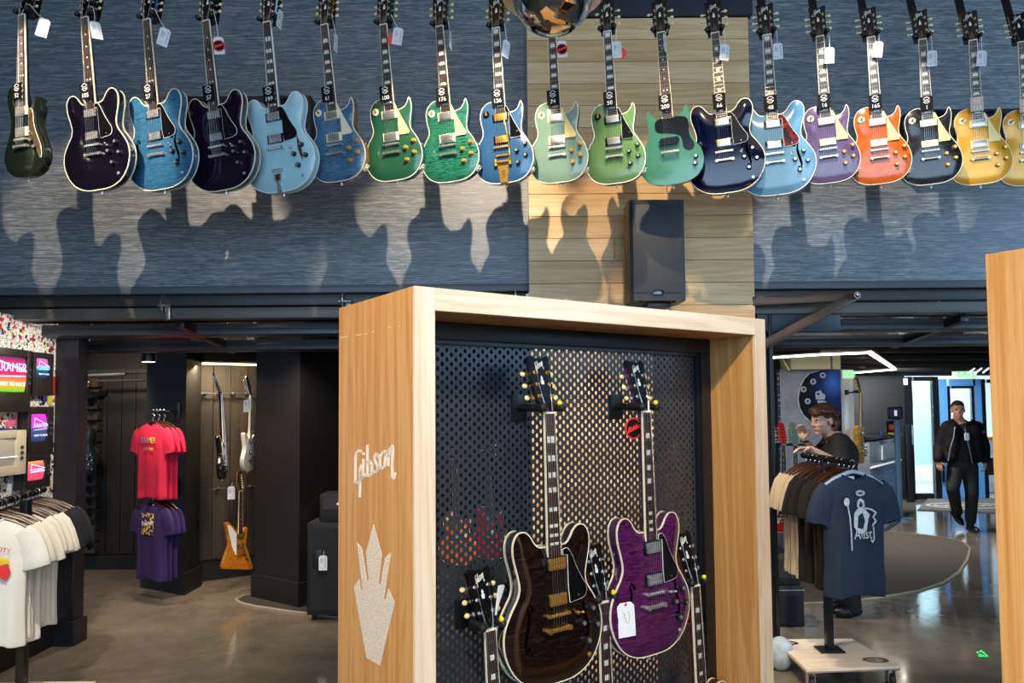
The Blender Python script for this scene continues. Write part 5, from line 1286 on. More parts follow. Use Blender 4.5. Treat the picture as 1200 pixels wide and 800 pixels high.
LEO.l(LEO.ramp(vo.outputs['Distance'], [(.3, rgb('#d8b51e')), (.46, rgb('#2a1450')), (.6, rgb('#2a1450'))], 'CONSTANT'), LEO.b.inputs['Base Color'])
lp_ = MB().box((0, -.090, -.19), (.17, .004, .21), bev=.0015).build('print', LEO.m, pp); text('print_letters', 'KRAMER', .045, WHITEP, lp_, (0, -.0935, -.185), (R(90), R(-6), 0), .001, sx=.95)

# ------------------------------------------------------------------ televisions on the sticker wall
def screen_mat(name, stops, s, ax=2):
    t = NT(name); t.set((.01, .01, .01, 1), .2); sx = t.n('ShaderNodeSeparateXYZ'); tc = t.n('ShaderNodeTexCoord'); t.l(tc.outputs['Generated'], sx.inputs[0])
    c = t.ramp(sx.outputs[ax], stops); t.l(c, t.b.inputs['Emission Color']); t.b.inputs['Emission Strength'].default_value = s; return t.m
NEON = emis('screen_cyan', '#62b4ff', 1.2); NEONW = emis('screen_white', '#c4d4ff', .9)
def tv(label, x0, x1, y0, y1, depth, body_m, scr, bez=(.05, .05, .04, .10), words=None, off=False):
    Xf = TVX + depth
    a = on_plane(x0, (y0 + y1) / 2, (Xf, 0, 0), (1, 0, 0)); b = on_plane(x1, (y0 + y1) / 2, (Xf, 0, 0), (1, 0, 0))
    zc = (a.y + b.y) / 2; top = on_plane((x0 + x1) / 2, y0, (Xf, 0, 0), (1, 0, 0)).z; bot = on_plane((x0 + x1) / 2, y1, (Xf, 0, 0), (1, 0, 0)).z
    w, h = b.y - a.y, top - bot            # screen size; local frame: x along the wall, -y out of it
    o = empty('television', (TVX, zc, bot), R(90), label, 'television')
    L_, R_, T_, B_2 = bez
    MB().bb(-w / 2 - L_, w / 2 + R_, -depth + .015, -.002, -B_2, h + T_, bev=.012).build('cabinet', body_m, o)
    fr_ = MB()
    for xa, xb, za, zb in ((-w / 2 - L_, -w / 2, -B_2, h + T_), (w / 2, w / 2 + R_, -B_2, h + T_), (-w / 2, w / 2, h, h + T_), (-w / 2, w / 2, -B_2, 0)): fr_.bb(xa, xb, -depth - .012, -depth + .02, za, zb, bev=.006)
    fr_.build('bezel', body_m, o)
    sm = MB(); n = 8; g = []
    for i in range(n + 1):
        for j in range(n + 1):
            u, v_ = i / n * 2 - 1, j / n * 2 - 1
            g.append(sm.v((u * w / 2 * (1 - .03 * v_ * v_), -depth + .004 - .018 * (1 - .5 * (u * u + v_ * v_)), h / 2 + v_ * h / 2 * (1 - .03 * u * u))))
    for i in range(n):
        for j in range(n): sm._f([g[i * (n + 1) + j], g[(i + 1) * (n + 1) + j], g[(i + 1) * (n + 1) + j + 1], g[i * (n + 1) + j + 1]])
    s = sm.build('screen', scr, o)
    if words:
        for wd, rel, sz, mm_ in words: text('screen_letters', wd, sz * w, mm_, s, (0, -depth - .020, rel * h), ext=.0005, sx=1)
        tri = MB(); tri.ribbon([(-.42 * w, .52 * h), (-.36 * w, .86 * h), (.44 * w, .60 * h)], .025 * w, -depth - .019, -depth - .018).ribbon([(-.42 * w, .42 * h), (.40 * w, .46 * h)], .02 * w, -depth - .019, -depth - .018); tri.build('screen_graphic', NEONW, s, smooth=0)
    for k in range(3): MB().cyl((w / 2 + R_ * .5, -depth - .02, h * (.25 + .2 * k)), (w / 2 + R_ * .5, -depth - .01, h * (.25 + .2 * k)), min(.012, R_ * .3), n=10).build('dial', STEEL, o)
    return o
TVB = mat('tv_dark_plastic', '#1c1814', .45); TVS = mat('tv_beige_plastic', '#b9ad94', .5)
KW = lambda a, b: [('KRAMER', a, .235, NEON), ('READY TO ROCK', b, .105, NEONW)]
tv('large dark television with a red and green glowing screen, top left', -12, 30, 417, 459, .08, TVB, screen_mat('screen_red_green', [(0, rgb('#38b81c')), (.25, rgb('#e8902a')), (.5, rgb('#f0245a')), (.8, rgb('#d82464')), (1, rgb('#3a2350'))], 1.5), (.05, .04, .05, .13), KW(.68, .22))
tv('small dark television with a pink and cyan screen, topmost of the small sets', 41, 56, 420, 443, .07, TVB, screen_mat('screen_cyan_pink', [(0, rgb('#14283c')), (.4, rgb('#10506c')), (.5, rgb('#30c8f0')), (.62, rgb('#d04a90')), (1, rgb('#c86aa8'))], 1.4), (.03, .05, .04, .12), KW(.55, .2))
tv('dark television with a magenta and slate screen, between two other small sets', 35, 54, 485, 517, .07, TVB, screen_mat('screen_magenta', [(0, rgb('#232b55')), (.48, rgb('#3c4c78')), (.5, rgb('#f020b8')), (1, rgb('#f030c0'))], 1.5), (.03, .07, .05, .09), KW(.58, .22))
tv('dark television with a coral red screen, lowest of the right column of sets', 31, 51, 540, 562, .07, TVB, screen_mat('screen_coral', [(0, rgb('#e83c5c')), (.8, rgb('#f05060')), (1, rgb('#e89a50'))], 1.5), (.03, .06, .05, .06), [('KRAMER', .5, .21, NEON)])
bt = tv('old beige television with a blank grey screen', -14, 17, 514, 547, .10, TVS, mat('blank_tube', '#a9a496', .25, grain=.03), (.05, .10, .05, .06))
MB().bb(-.13, .13, -.1165, -.1145, .055, .061).build('scan_line', emis('tube_line', '#d8f0f4', .7), bt, smooth=0)
shelfm = MB()
for y, x0, x1 in ((461, -12, 36), (446.5, 39, 62), (531, 30, 62), (553, -12, 30)):
    a = on_plane(x0, y, (TVX + .07, 0, 0), (1, 0, 0)); b = on_plane(x1, y, (TVX + .07, 0, 0), (1, 0, 0)); zq = on_plane((x0 + x1) / 2, y, (TVX + .07, 0, 0), (1, 0, 0)).z
    tag(MB().bb(TVX, TVX + .07, a.y, b.y, zq - .014, zq).build('shelf', TVB, smooth=0), {461: 'dark shelf under the large red and green television', 446.5: 'dark shelf under the small pink and cyan television', 531: 'dark shelf between the magenta and coral televisions', 553: 'dark shelf under the old beige television'}[y], 'shelf', 'shelves for the televisions')
for px, py, w, h, c, lab, rot in ((9, 510 - 2, .22, .07, '#1f3fa0', 'blue sticker above the beige television', 5), (24, 488, .30, .05, '#e86a80', 'long pink sticker strip above the beige television', -22), (31, 500, .16, .035, '#e88a2a', 'orange sticker bar right of the beige television', 14), (58.5, 467, .07, .10, '#c8c234', 'yellow oval sticker near the black pillar', 0), (52, 466, .09, .06, '#3a3070', 'violet sticker beside the yellow oval sticker', 0), (62, 452, .05, .14, '#b02028', 'narrow red sticker strip at the pillar edge', 0)):
    p = on_plane(px, py, (TVX + .002, 0, 0), (1, 0, 0)); s_ = MB()
    if 'oval' in lab: s_.ell((0, 0, 0), (w / 2, .002, h / 2), 16, 8)
    else: s_.box((0, 0, 0), (w, .002, h), bev=.0008)
    o = s_.build('sticker', mat('sticker_' + c[1:], c, .5, grain=.3, gs=60)); o.matrix_world = Matrix.Translation(p) @ Matrix.Rotation(R(90), 4, 'Z') @ Matrix.Rotation(R(rot), 4, 'Y'); tag(o, lab, 'sticker', 'loose stickers on the collage wall')

# ------------------------------------------------------------------ left room pieces
cl_ = empty('ceiling_spot', at(174, 421, 6.2), 0, 'black cylinder ceiling light glowing above the pink t-shirts', 'lamp')
MB().cyl((0, 0, -.02), (0, 0, .22), .058, n=24).build('housing', BLACK2, cl_); MB().cyl((0, 0, -.022), (0, 0, -.018), .050, n=24).build('lens', emis('spot_lens', '#ffe2b8', 5), cl_)
for i, (x0, y0, x1, y1, Y) in enumerate(((95, 440, 146, 438, 7.2), (112, 446, 168, 445, 7.6))):
    a, b = at(x0, y0, Y), at(x1, y1, Y)
    tag(MB().cyl(a, b, .014, n=8).ell(b, .018, 8, 6).build('ceiling_conduit', STEEL), ['upper thin steel conduit over the dark back wall', 'lower thin steel conduit over the dark back wall'][i], 'pipe')
NF = Vector((nn.x, nn.y, 0))
def niche_rail(x0, x1, y, n, lab):
    a = on_plane(x0, y, NA.to_3d() + NF * .10, NF); b = on_plane(x1, y, NA.to_3d() + NF * .10, NF); b.z = a.z
    o = empty('guitar_rail', a, 0, lab, 'rail'); MB().cyl((0, 0, 0), b - a, .008, n=8).build('pipe', STEEL, o)
    for k in range(n):
        c = (b - a) * ((k + .3) / n); MB().cyl(c, c - NF * .08, .014, n=10).ell(c, .022, 10, 6).build('flange', STEEL, o)
niche_rail(236, 300, 461, 4, 'upper steel pipe rail with hangers in the plank niche')
niche_rail(250, 306, 573, 3, 'lower steel pipe rail with hanger in the plank niche')
def free_guitar(label, kind, pn, pb, Y, yaw, top, dY=0, **kw):
    fc = face(yaw)
    return make_guitar('electric_guitar', label, kind, at(*pn, Y), at(*pb, Y + dY), fc, top, inlay=kw.pop('inlay', 'dot'), knob=kw.pop('knob', BLKNOB), logo=False, **kw)
free_guitar('black guitar seen edge on in the lit plank niche', 'str', (258.5, 462), (263, 561), 6.85, -102, F['ebn'], guard=WHITEP, group='guitars in the plank niche', binding=None)
free_guitar('white guitar seen edge on in the lit plank niche', 'str', (294, 463), (292, 552), 7.05, -88, F['white'], guard=WHITEP, group='guitars in the plank niche', binding=None)
free_guitar('angular natural amber guitar with white pickguard on the lower niche rail', 'exp', (281.5, 575), (281, 664), 6.95, -58, F['nat'], guard=WHITEP, group='guitars in the plank niche', hw=GOLD, binding=None)
free_guitar('dark green guitar half hidden behind the black pillar by the bins', 'es', (94.5, 462), (97, 557), 7.55, 18, F['offblk'], guard=BLKP, knob=BLKNOB, binding=None)
for (x, y, Y, lab) in ((289.5, 475, 6.98, 'white tag on the white guitar in the niche'), (271, 577, 6.85, 'white tag on the amber guitar in the niche'), (378.5, 659, 5.9, 'white tag on the black amplifier cabinet')):
    t_ = empty('price_tag', label=lab, cat='tag', mw=Matrix.Translation(at(x, y, Y)) @ Matrix.Scale(1.25, 4)); link('tag', TAGM, WHITEP, t_); link('print', PRN, PAPERINK, t_)
    MB().tube([(0, 0, .036), (.004, .01, .07)], .0012, 5).build('cord', WHITEP, t_)
# amplifier stack
TOLEX = mat('black_tolex', '#111013', .55, grain=.3, gs=260)
a0 = at(360, 660, 5.98); a1 = at(420, 660, 5.98)
am = empty('speaker_cabinet', ((a0.x + a1.x) / 2, 6.12, 0), 0, 'black amplifier speaker cabinet beside the black column', 'amplifier')
w = a1.x - a0.x; hc = at(380, 612, 5.98).z
MB().bb(-w / 2, w / 2, -.15, .18, .05, hc, bev=.012).build('cabinet', TOLEX, am); MB().bb(-w / 2 + .03, w / 2 - .03, -.158, -.149, .09, hc - .04).build('grille', mat('amp_cloth', '#1a1a1d', .8, grain=.4, gs=300), am)
MB().bb(-w / 2 + .05, -w / 2 + .12, -.170, -.157, .42, .56, bev=.004).build('handle', BLACK2, am)
for s in (-1, 1): MB().cyl((s * w * .4 - .012, -.08, .025), (s * w * .4 + .012, -.08, .025), .025, n=14).build('caster', RUBBER, am)
ah = empty('amplifier_head', ((a0.x + a1.x) / 2 + .06, 6.12, hc), 0, 'black amplifier head with pale knobs on the speaker cabinet', 'amplifier')
MB().bb(-w / 2 + .03, w / 2, -.12, .14, .001, .22, bev=.012).build('case', TOLEX, ah); MB().bb(-w / 2 + .06, w / 2 - .03, -.128, -.119, .10, .19).build('panel', mat('amp_panel', '#2a2724', .4), ah)
for k in range(5): MB().cyl((-.02 + .035 * k, -.145, .145), (-.02 + .035 * k, -.128, .145), .011, n=10).build('knob', CREAM, ah)

# ------------------------------------------------------------------ right room pieces
# loop of LED profile under the ceiling
LED = emis('led_strip', '#fff4df', 9); zl = 2.19
pp_ = [on_z(880, 419.5, zl), on_z(962, 414.2, zl), on_z(1019, 412, zl), on_z(1049, 432, zl), on_z(1000, 436.2, zl), on_z(880, 439.5, zl)]
lo_ = empty('led_loop', (pp_[2].x, pp_[2].y, zl), 0, 'glowing white LED loop light hanging under the right room ceiling', 'lamp')
for a, b in zip(pp_, pp_[1:]):
    d = b - a; q = d.to_track_quat('X', 'Z').to_euler(); c = (a + b) / 2 - pp_[2]
    MB().box(c + Vector((0, 0, .02)), (d.length, .04, .02), q).build('profile', BLACK2, lo_, smooth=0); MB().box(c - Vector((0, 0, .01)), (d.length, .035, .018), q).build('diffuser', LED, lo_, smooth=0)
for k in range(1, 5): MB().cyl(pp_[k] - pp_[2] + Vector((0, 0, .03)), pp_[k] - pp_[2] + Vector((0, 0, .145)), .004, n=6).build('suspension', BLACK2, lo_)
# display column with the headstock picture
DYc = 8.75
dc0, dc1 = at(915, 500, DYc), at(986.5, 500, DYc); dzt = at(950, 433, DYc).z
dc = empty('display_column', ((dc0.x + dc1.x) / 2, DYc, 0), 0, 'grey display column printed with a huge black guitar head', 'column')
w = dc1.x - dc0.x
t = NT('column_print_grey'); t.set(rough=.5); f = t.noise(t.coords(), 5, 7, .7); t.l(t.ramp(f, [(.35, rgb('#8d8b92')), (.6, rgb('#a9a7ad'))]), t.b.inputs['Base Color'])
MB().bb(-w / 2, w / 2, 0, .4, 0, dzt).build('panel', t.m, dc, smooth=0)
S_ = w / 71.5                                   # metres per photo pixel on this column
def dpx(x, y): return ((x - 950.75) * S_, at(x, y, DYc).z)
t = NT('head_print'); t.set(rough=.6, spec=.2); sx = t.n('ShaderNodeSeparateXYZ'); t.l(t.coords(), sx.inputs[0])
gr_ = t.n('ShaderNodeTexGradient', gradient_type='SPHERICAL'); t.l(t.coords((3.2, 3.2, 2.4), loc=(-.85, 0, -4.62)), gr_.inputs[0]); t.l(t.ramp(gr_.outputs[0], [(0, rgb('#0b0c12')), (.55, rgb('#16326e')), (1, rgb('#4a7fe0'))]), t.b.inputs['Base Color'])
cv = [(986.4, 433.5), (962, 433.6), (950, 437), (943, 444), (938, 454), (935.5, 467), (937, 478), (941, 486), (948, 493), (956, 500), (975, 505), (986.4, 507)]
hp = MB(); hp.xz([dpx(*p) for p in cv], -.006, 0); hp = hp.build('head_picture', t.m, dc, smooth=0)
rim = MB(); rim.ribbon([dpx(*p) for p in cv[1:]], .018, -.009, -.001); rim.build('head_rim', mat('print_white', '#c8c8cc', .5), hp, smooth=0)
for x, y in ((954, 447), (942.5, 456), (959.5, 461.5), (947, 470), (966, 473), (965.5, 439.5)):
    cx, cz = dpx(x, y); MB().cyl((cx, -.012, cz), (cx, -.005, cz), .034, n=18).build('tuner_print', mat('print_silver', '#b9bcc4', .35), hp); MB().cyl((cx, -.014, cz), (cx, -.011, cz), .016, n=12).build('tuner_center', mat('print_dark', '#24262c', .4), hp)
m = MB(); cx, cz = dpx(962, 466)
m.xz([(cx - .05, cz - .02), (cx + .05, cz - .02), (cx + .06, cz + .03), (cx + .02, cz + .06), (cx, cz + .1), (cx - .02, cz + .06), (cx - .06, cz + .03)], -.010, -.005).xz([(cx - .03, cz - .06), (cx + .03, cz - .06), (cx + .04, cz - .03), (cx - .04, cz - .03)], -.010, -.005); m.build('ornament_print', mat('print_silver', '#b9bcc4', .35), hp, smooth=0)
# fretboard strip at the left edge of the column
sx0 = (911.5 - 950.75) * S_; fs = MB().bb(sx0, -w / 2 - .002, -.012, .39, .3, at(914, 433, DYc).z).build('fretboard_print', mat('print_fretboard', '#17171a', .4), dc, smooth=0)
for k in range(11):
    z = dzt - .04 - .125 * k; MB().bb(sx0 + .003, -w / 2 - .004, -.015, -.011, z - .006, z).build('fret_print', mat('print_silver', '#b9bcc4', .35), fs, smooth=0)
    if k % 2 == 0: MB().bb(sx0 + .012, -w / 2 - .012, -.015, -.011, z - .075, z - .05).build('dot_print', mat('print_white', '#c8c8cc', .5), fs, smooth=0)
# cream duct above the column
cb0, cb1 = at(927, 424, 8.55), at(985, 424, 8.55)
du = empty('air_duct', ((cb0.x + cb1.x) / 2, 8.7, at(950, 432.5, 8.55).z), 0, 'cream box duct lit by the LED loop above the printed column', 'duct')
DUCT = mat('cream_duct', '#d8cba0', .5); zt_ = at(950, 416.5, 8.55).z - at(950, 432.5, 8.55).z; w2_ = cb1.x - cb0.x
MB().bb(-w2_ / 2, w2_ / 2, -.15, .2, 0, zt_, bev=.004).build('box', DUCT, du); MB().bb(w2_ * .30, w2_ * .335, -.154, -.149, 0, zt_).build('seam', STEEL, du, smooth=0)
MB().box((-w2_ / 2 - .06, -.1, zt_ * .4), (.02, .1, zt_ * 1.05), (0, R(-28), 0)).build('flap', DUCT, du, smooth=0)
# white pillar with the green exit plate
wp0, wp1 = at(986.8, 500, 9.2), at(1001.5, 500, 9.2)
wp = empty('white_pillar', ((wp0.x + wp1.x) / 2, 9.2, 0), 0, 'slim white lit pillar right of the printed column', 'column'); w3 = wp1.x - wp0.x
MB().bb(-w3 / 2, w3 / 2, 0, .25, 0, at(994, 433, 9.2).z, bev=.004).build('shaft', mat('white_gloss', '#dfe8e6', .2), wp)
GREEN = emis('exit_green', '#20d860', 2.2); SIGNW = emis('exit_panel', '#d8e8c8', .55)
def exit_sign(p, w, h, lab):
    o = empty('exit_sign', p, 0, lab, 'sign'); MB().bb(-w / 2, w / 2, -.02, .02, -h / 2, h / 2, bev=.004).build('panel', SIGNW, o)
    text('letters', 'EXIT', h * .95, GREEN, o, (.02, -.0215, 0), ext=.001, sx=.8); return o
ec = at(993.5, 438.5, 9.15); eo = exit_sign(ec, .13, .10, 'small green exit sign on the slim white pillar'); MB().bb(-.06, .06, .0, .035, -.03, .03).build('mount', WHITEP, eo, smooth=0)
e2 = exit_sign(at(1130, 437, 12.75), .40, .20, 'lit green exit sign above the blue entrance door'); MB().cyl((0, 0, .1), (0, 0, .15), .02, n=8).build('stem', BLACK2, e2)
tl = empty('track_light', at(1140, 434, 12.6), 0, 'white slatted light fitting overlapping the exit sign', 'lamp')
for k in range(3): MB().box((-.02 + k * .12, 0, .0), (.13, .02, .02), (0, R(-38), 0)).build('slat', emis('slat_white', '#f4f6ff', 1.5), tl, smooth=0)
MB().cyl((0, .05, .02), (.3, .05, .02), .02, n=8).build('bar', BLACK2, tl)
# yellow guitar on the pillar, guitars on stands
free_guitar('butterscotch guitar seen edge on beside the white pillar', 'lp', (1008.5, 460), (1009.5, 543), 8.9, -48, F['yel'], guard=BLKP, binding=None)
hk = empty('wall_hook', at(1007, 459.5, 8.95), 0, 'black hook arm holding the butterscotch guitar', 'hook'); MB().cyl((-.16, 0, 0), (.04, 0, 0), .010, n=8).box((-.15, 0, 0), (.03, .05, .06), bev=.004).box((-.03, 0, .01), (.06, .04, .03), bev=.004).build('arm', BLACK2, hk)
free_guitar('guitar with a bright red head and dark red neck on the rack behind the shirts', 'str', (917.5, 521), (920, 624), 7.42, 10, F['redm'], headback=F['redm'], group='guitars behind the right clothes rack')
free_guitar('guitar with a sage green head on the rack behind the shirts', 'str', (931.5, 521), (934, 624), 7.42, 10, F['sage'], headback=F['sage'], group='guitars behind the right clothes rack')
free_guitar('pale guitar whose neck shows right beside the oak frame edge', 'lp', (903, 521), (904.5, 622), 7.45, 10, F['white'], group='guitars behind the right clothes rack')
for g_, fm in ((GUITARS[-3][0], F['redm']), (GUITARS[-2][0], F['sage'])):
    for ch in g_.children:
        if ch.name.startswith('headstock'): ch.material_slots[0].material = fm
st0 = at(900, 560, 7.55); gs_ = empty('guitar_rack', (st0.x + .18, st0.y, 0), 0, 'black guitar rack bar behind the right clothes rack', 'rack')
hz = at(920, 521, 7.55).z
MB().cyl((-.3, 0, hz), (.25, 0, hz), .012, n=8).cyl((-.28, 0, 0), (-.28, 0, hz), .014, n=8).cyl((.23, 0, 0), (.23, 0, hz), .014, n=8).bb(-.3, .26, -.12, .1, .0, .05).build('frame', BLACK2, gs_)
amp2 = empty('practice_amplifier', (at(914, 670, 5.75).x, 5.85, 0), 0, 'small black amplifier on the floor beside the right clothes rack', 'amplifier')
MB().bb(-.17, .17, -.12, .12, .001, .30, bev=.01).build('case', TOLEX, amp2); MB().bb(-.172, .172, -.123, -.1, .27, .276).build('trim_line', CHROME, amp2, smooth=0); MB().bb(-.14, .14, -.126, -.119, .03, .24).build('grille', mat('amp_cloth', '#1a1a1d', .8), amp2, smooth=0); MB().tube([(-.08, 0, .30), (-.06, 0, .33), (.06, 0, .33), (.08, 0, .30)], .008, 6).build('handle', BLACK2, amp2)
amp3 = empty('amplifier_head', (at(914, 610, 5.8).x, 5.88, .302), 0, 'small dark amplifier head stacked on the practice amplifier', 'amplifier'); MB().bb(-.14, .14, -.1, .1, .001, .2, bev=.01).build('case', mat('dark_brown_tolex', '#1d1a18', .6), amp3); MB().bb(-.12, .12, -.104, -.099, .05, .15).build('panel', STEEL, amp3, smooth=0)
for g_, nm_ in zip((GUITARS[-3], GUITARS[-2], GUITARS[-1]), ('red headed', 'sage headed', 'pale')):
    hp_ = g_[1] @ Vector((0, .03, .81)); y_ = empty('wall_hook', hp_, 0, 'black yoke hook holding the %s guitar on the rack bar' % nm_, 'hook', 'hooks on the rack bar')
    MB().box((0, .03, .0), (.05, .09, .03), bev=.005).cyl((-.034, .02, 0), (-.034, -.05, 0), .011, n=8).cyl((.034, .02, 0), (.034, -.05, 0), .011, n=8).build('yoke', BLACK2, y_)
dg = [g for g in GUITARS if g[0]['label'].startswith('dark green guitar half')][0]
hp_ = dg[1] @ Vector((0, .03, .86)); y_ = empty('wall_hook', hp_, 0, 'black hook on the back wall holding the dark green guitar', 'hook')
MB().bb(-.03, .03, 0, BW - hp_.y - .001, -.015, .015).cyl((-.034, .02, 0), (-.034, -.05, 0), .011, n=8).cyl((.034, .02, 0), (.034, -.05, 0), .011, n=8).build('yoke', BLACK2, y_)
# a pair of guitars on the far side of the fixture, seen as colour through the holes
free_guitar('orange single-cutaway guitar glimpsed through the left holes of the perforated sheet', 'lp', (533, 545), (537, 662), 5.75, 10, F['orange2'], guard=CREAMG, group='guitars glimpsed through the perforated sheet')
free_guitar('red single-cutaway guitar glimpsed through the holes right of the orange one', 'lp', (572, 540), (576, 655), 5.85, 10, F['redm'], guard=BLKP, group='guitars glimpsed through the perforated sheet')
for g_, nm_ in zip((GUITARS[-2], GUITARS[-1]), ('orange', 'red')):
    e = g_[1].translation; s_ = empty('guitar_stand', (e.x, e.y, 0), 0, 'black tubular floor stand of the %s guitar behind the perforated sheet' % nm_, 'stand', 'guitar stands behind the display')
    MB().cyl((0, .08, .02), (0, .08, e.z + .78), .011, n=8).cyl((-.1, .05, e.z - .02), (.1, .05, e.z - .02), .010, n=8).cyl((-.1, .05, e.z - .02), (-.1, -.03, e.z - .02), .010, n=8).cyl((.1, .05, e.z - .02), (.1, -.03, e.z - .02), .010, n=8).cyl((0, .08, .2), (-.22, -.12, .012), .011, n=8).cyl((0, .08, .2), (.22, -.12, .012), .011, n=8).cyl((0, .08, .2), (0, .32, .012), .011, n=8).cyl((0, .08, e.z - .02), (0, .05, e.z - .02), .012, n=8).build('frame', BLACK2, s_)
# counter with a tablet and a small poster
kc = [on_z(1003, 612, 0), on_z(1053, 597, 0)]; ck = at(1020, 515, kc[0].y).z; CY = kc[0].y
t = NT('brushed_counter'); t.set(rough=.25, metal=.35); f = t.noise(t.coords((1, 1, 40)), 3, 3); t.l(t.ramp(f, [(.3, rgb('#6e7680')), (.7, rgb('#8a929a'))]), t.b.inputs['Base Color'])
co = empty('service_counter', (0, 0, 0), 0, 'grey metal clad counter beside the entrance', 'counter')
fpts = [(at(1000, 560, 10.2).x, 10.2), (at(1020, 560, 10.25).x, 10.25), (at(1056, 560, 11.7).x, 11.7), (at(1030, 560, 11.9).x, 11.9)]
MB().foot(fpts, 0, at(1020, 518, 10.25).z).build('body', t.m, co, smooth=0)
zc_ = at(1020, 512, 10.25).z; MB().foot([(x + (.03 if i in (1, 2) else -.03), y) for i, (x, y) in enumerate(fpts)], zc_ - .04, zc_).build('top', BLACK2, co, smooth=0)
f1_, f2_ = Vector(fpts[1]), Vector(fpts[2]); q_ = f2_ - f1_; cn = Vector((q_.y, -q_.x)).normalized()
a = f1_ + cn * .004; b = f2_ + cn * .004; zm = .80
MB().foot([tuple(a), tuple(b), tuple(b + cn * .012), tuple(a + cn * .012)], zm, zm + .02).build('white_line', emis('counter_line', '#eef4f2', .5), co, smooth=0)
MB().foot([tuple(f1_.lerp(f2_, .35) + cn * .002), tuple(f1_.lerp(f2_, .95) + cn * .002), tuple(f1_.lerp(f2_, .95) + cn * .02), tuple(f1_.lerp(f2_, .35) + cn * .02)], .88, 1.08).build('window_panel', mat('pale_panel', '#b9c9cc', .2), co, smooth=0)
po = empty('poster_stand', at(1044.5, 512, 11.2), 0, 'small upright black poster with a red and yellow crest on the counter', 'sign')
ph_ = at(1044, 493, 11.2).z - at(1044, 512, 11.2).z
MB().bb(-.075, .075, -.01, .01, .0, ph_, bev=.002).build('board', FRM, po); MB().ell((0, -.012, ph_ * .62), (.04, .004, .05), 14, 8).build('crest', RED, po); MB().ell((.012, -.016, ph_ * .66), (.022, .003, .026), 12, 6).build('crest_highlight', mat('crest_yellow', '#e8c22e', .5), po); MB().bb(-.05, .05, -.013, -.009, ph_ * .12, ph_ * .28).build('caption', mat('crest_yellow', '#e8c22e', .5), po, smooth=0)
for s in (-1, 1): MB().bb(s * .08 - .005, s * .08 + .005, -.012, .012, 0, ph_ + .01).build('edge', CHROME, po, smooth=0)
bo = tag(MB().lathe([(.0, 0), (.022, .001), (.022, .06), (.012, .075), (.012, .09), (0, .091)], 14).build('bottle', mat('blue_bottle', '#1f3fc0', .2)), 'small blue bottle on the counter left of the poster', 'bottle'); bo.location = at(1032.5, 511.5, 11.1)
tb_ = empty('tablet_stand', (at(1054, 560, 11.0).x, 11.0, 0), 0, 'dark tablet on a tall slim stand before the entrance door', 'screen')
tz0, tz1 = at(1051, 491, 11.0).z, at(1051, 476.5, 11.0).z; tw = .21
MB().bb(-.035, .035, .0, .05, 0, tz0, bev=.004).cyl((0, .0, 0), (0, 0, .02), .16, n=24).build('post', mat('blue_grey_post', '#5a7896', .35, metal=.4), tb_)
MB().bb(-tw / 2 - .04, tw / 2 - .04, -.03, .0, tz0, tz1, bev=.012).build('tablet', FRM, tb_); MB().bb(-tw / 2 - .02, tw / 2 - .06, -.034, -.029, tz0 + .02, tz1 - .02).build('glass', mat('tablet_glass', '#15181d', .08), tb_, smooth=0); MB().bb(-.06, -.02, -.036, -.033, tz0 + .05, tz1 - .05, bev=.001).build('bottle_picture', emis('tablet_picture', '#c4c0d8', .8), tb_)
cbx = MB().tube([on_z(1057, 604, .02), on_z(1052, 610, .02), on_z(1042, 617, .02), on_z(1031, 624, .02)], .022, 8).build('floor_cable', mat('navy_cable', '#20304a', .4)); tag(cbx, 'dark blue cable cover curving over the floor by the counter', 'cable')
bol = empty('turnstile_post', on_z(1067, 588, 0), 0, 'black post with a handle in front of the glass side panel', 'post'); hz_ = at(1067, 497, bol.location.y).z
MB().bb(-.055, .055, -.03, .03, 0, hz_, bev=.006).build('post', FRM, bol); MB().bb(.05, .075, -.03, .0, hz_ - .35, hz_ - .02, bev=.004).build('push_bar', CHROME, bol)
wb = tag(MB().box((0, 0, 0), (.06, .05, .12), bev=.01).build('door_sensor', WHITEP), 'small white sensor box on the dark wall left of the glass panel', 'sensor'); wb.location = at(1061, 447, 13.25)
# oval rug and entrance mat
rp = [(880, 706), (940, 708), (985, 706), (1030, 701), (1075, 693), (1105, 683), (1122, 671), (1132, 656), (1136, 643), (1128, 636), (1110, 631), (1080, 627), (1040, 624), (1000, 622), (880, 620)]
rug('area_rug', [tuple(on_z(x, y, 0).xy) for x, y in rp], mat('taupe_carpet', '#4f4840', .95, grain=.2, gs=300), mat('rug_pale_edge', '#9c8f7c', .45), 'large taupe rug with a pale curved edge behind the right clothes rack')
mp_ = [on_z(1075, 598, 0), on_z(1190, 602, 0), on_z(1178, 584, 0), on_z(1090, 582.5, 0)]
mt = empty('entrance_mat', (0, 0, 0), 0, 'grey entrance mat with a white oval emblem at the blue door', 'mat')
MB().foot([(p.x, p.y) for p in mp_], .001, .012).build('mat', mat('grey_mat', '#6c665f', .9, grain=.15, gs=200), mt, smooth=0)
oc = on_z(1133, 592, .013); m = MB(); P = lambda x, y, z: Vector((oc.x + x, oc.y + z, .0128 + y)); m.ribbon([(.62 * math.cos(R(a)), .34 * math.sin(R(a))) for a in range(0, 361, 12)], .05, 0, .0015, P); m.build('oval', mat('mat_white', '#d8d4cc', .8), mt, smooth=0)
text('letters', 'GIBSON', .30, mat('mat_white', '#d8d4cc', .8), mt, (oc.x, oc.y, .0135), (0, 0, 0), .0008)
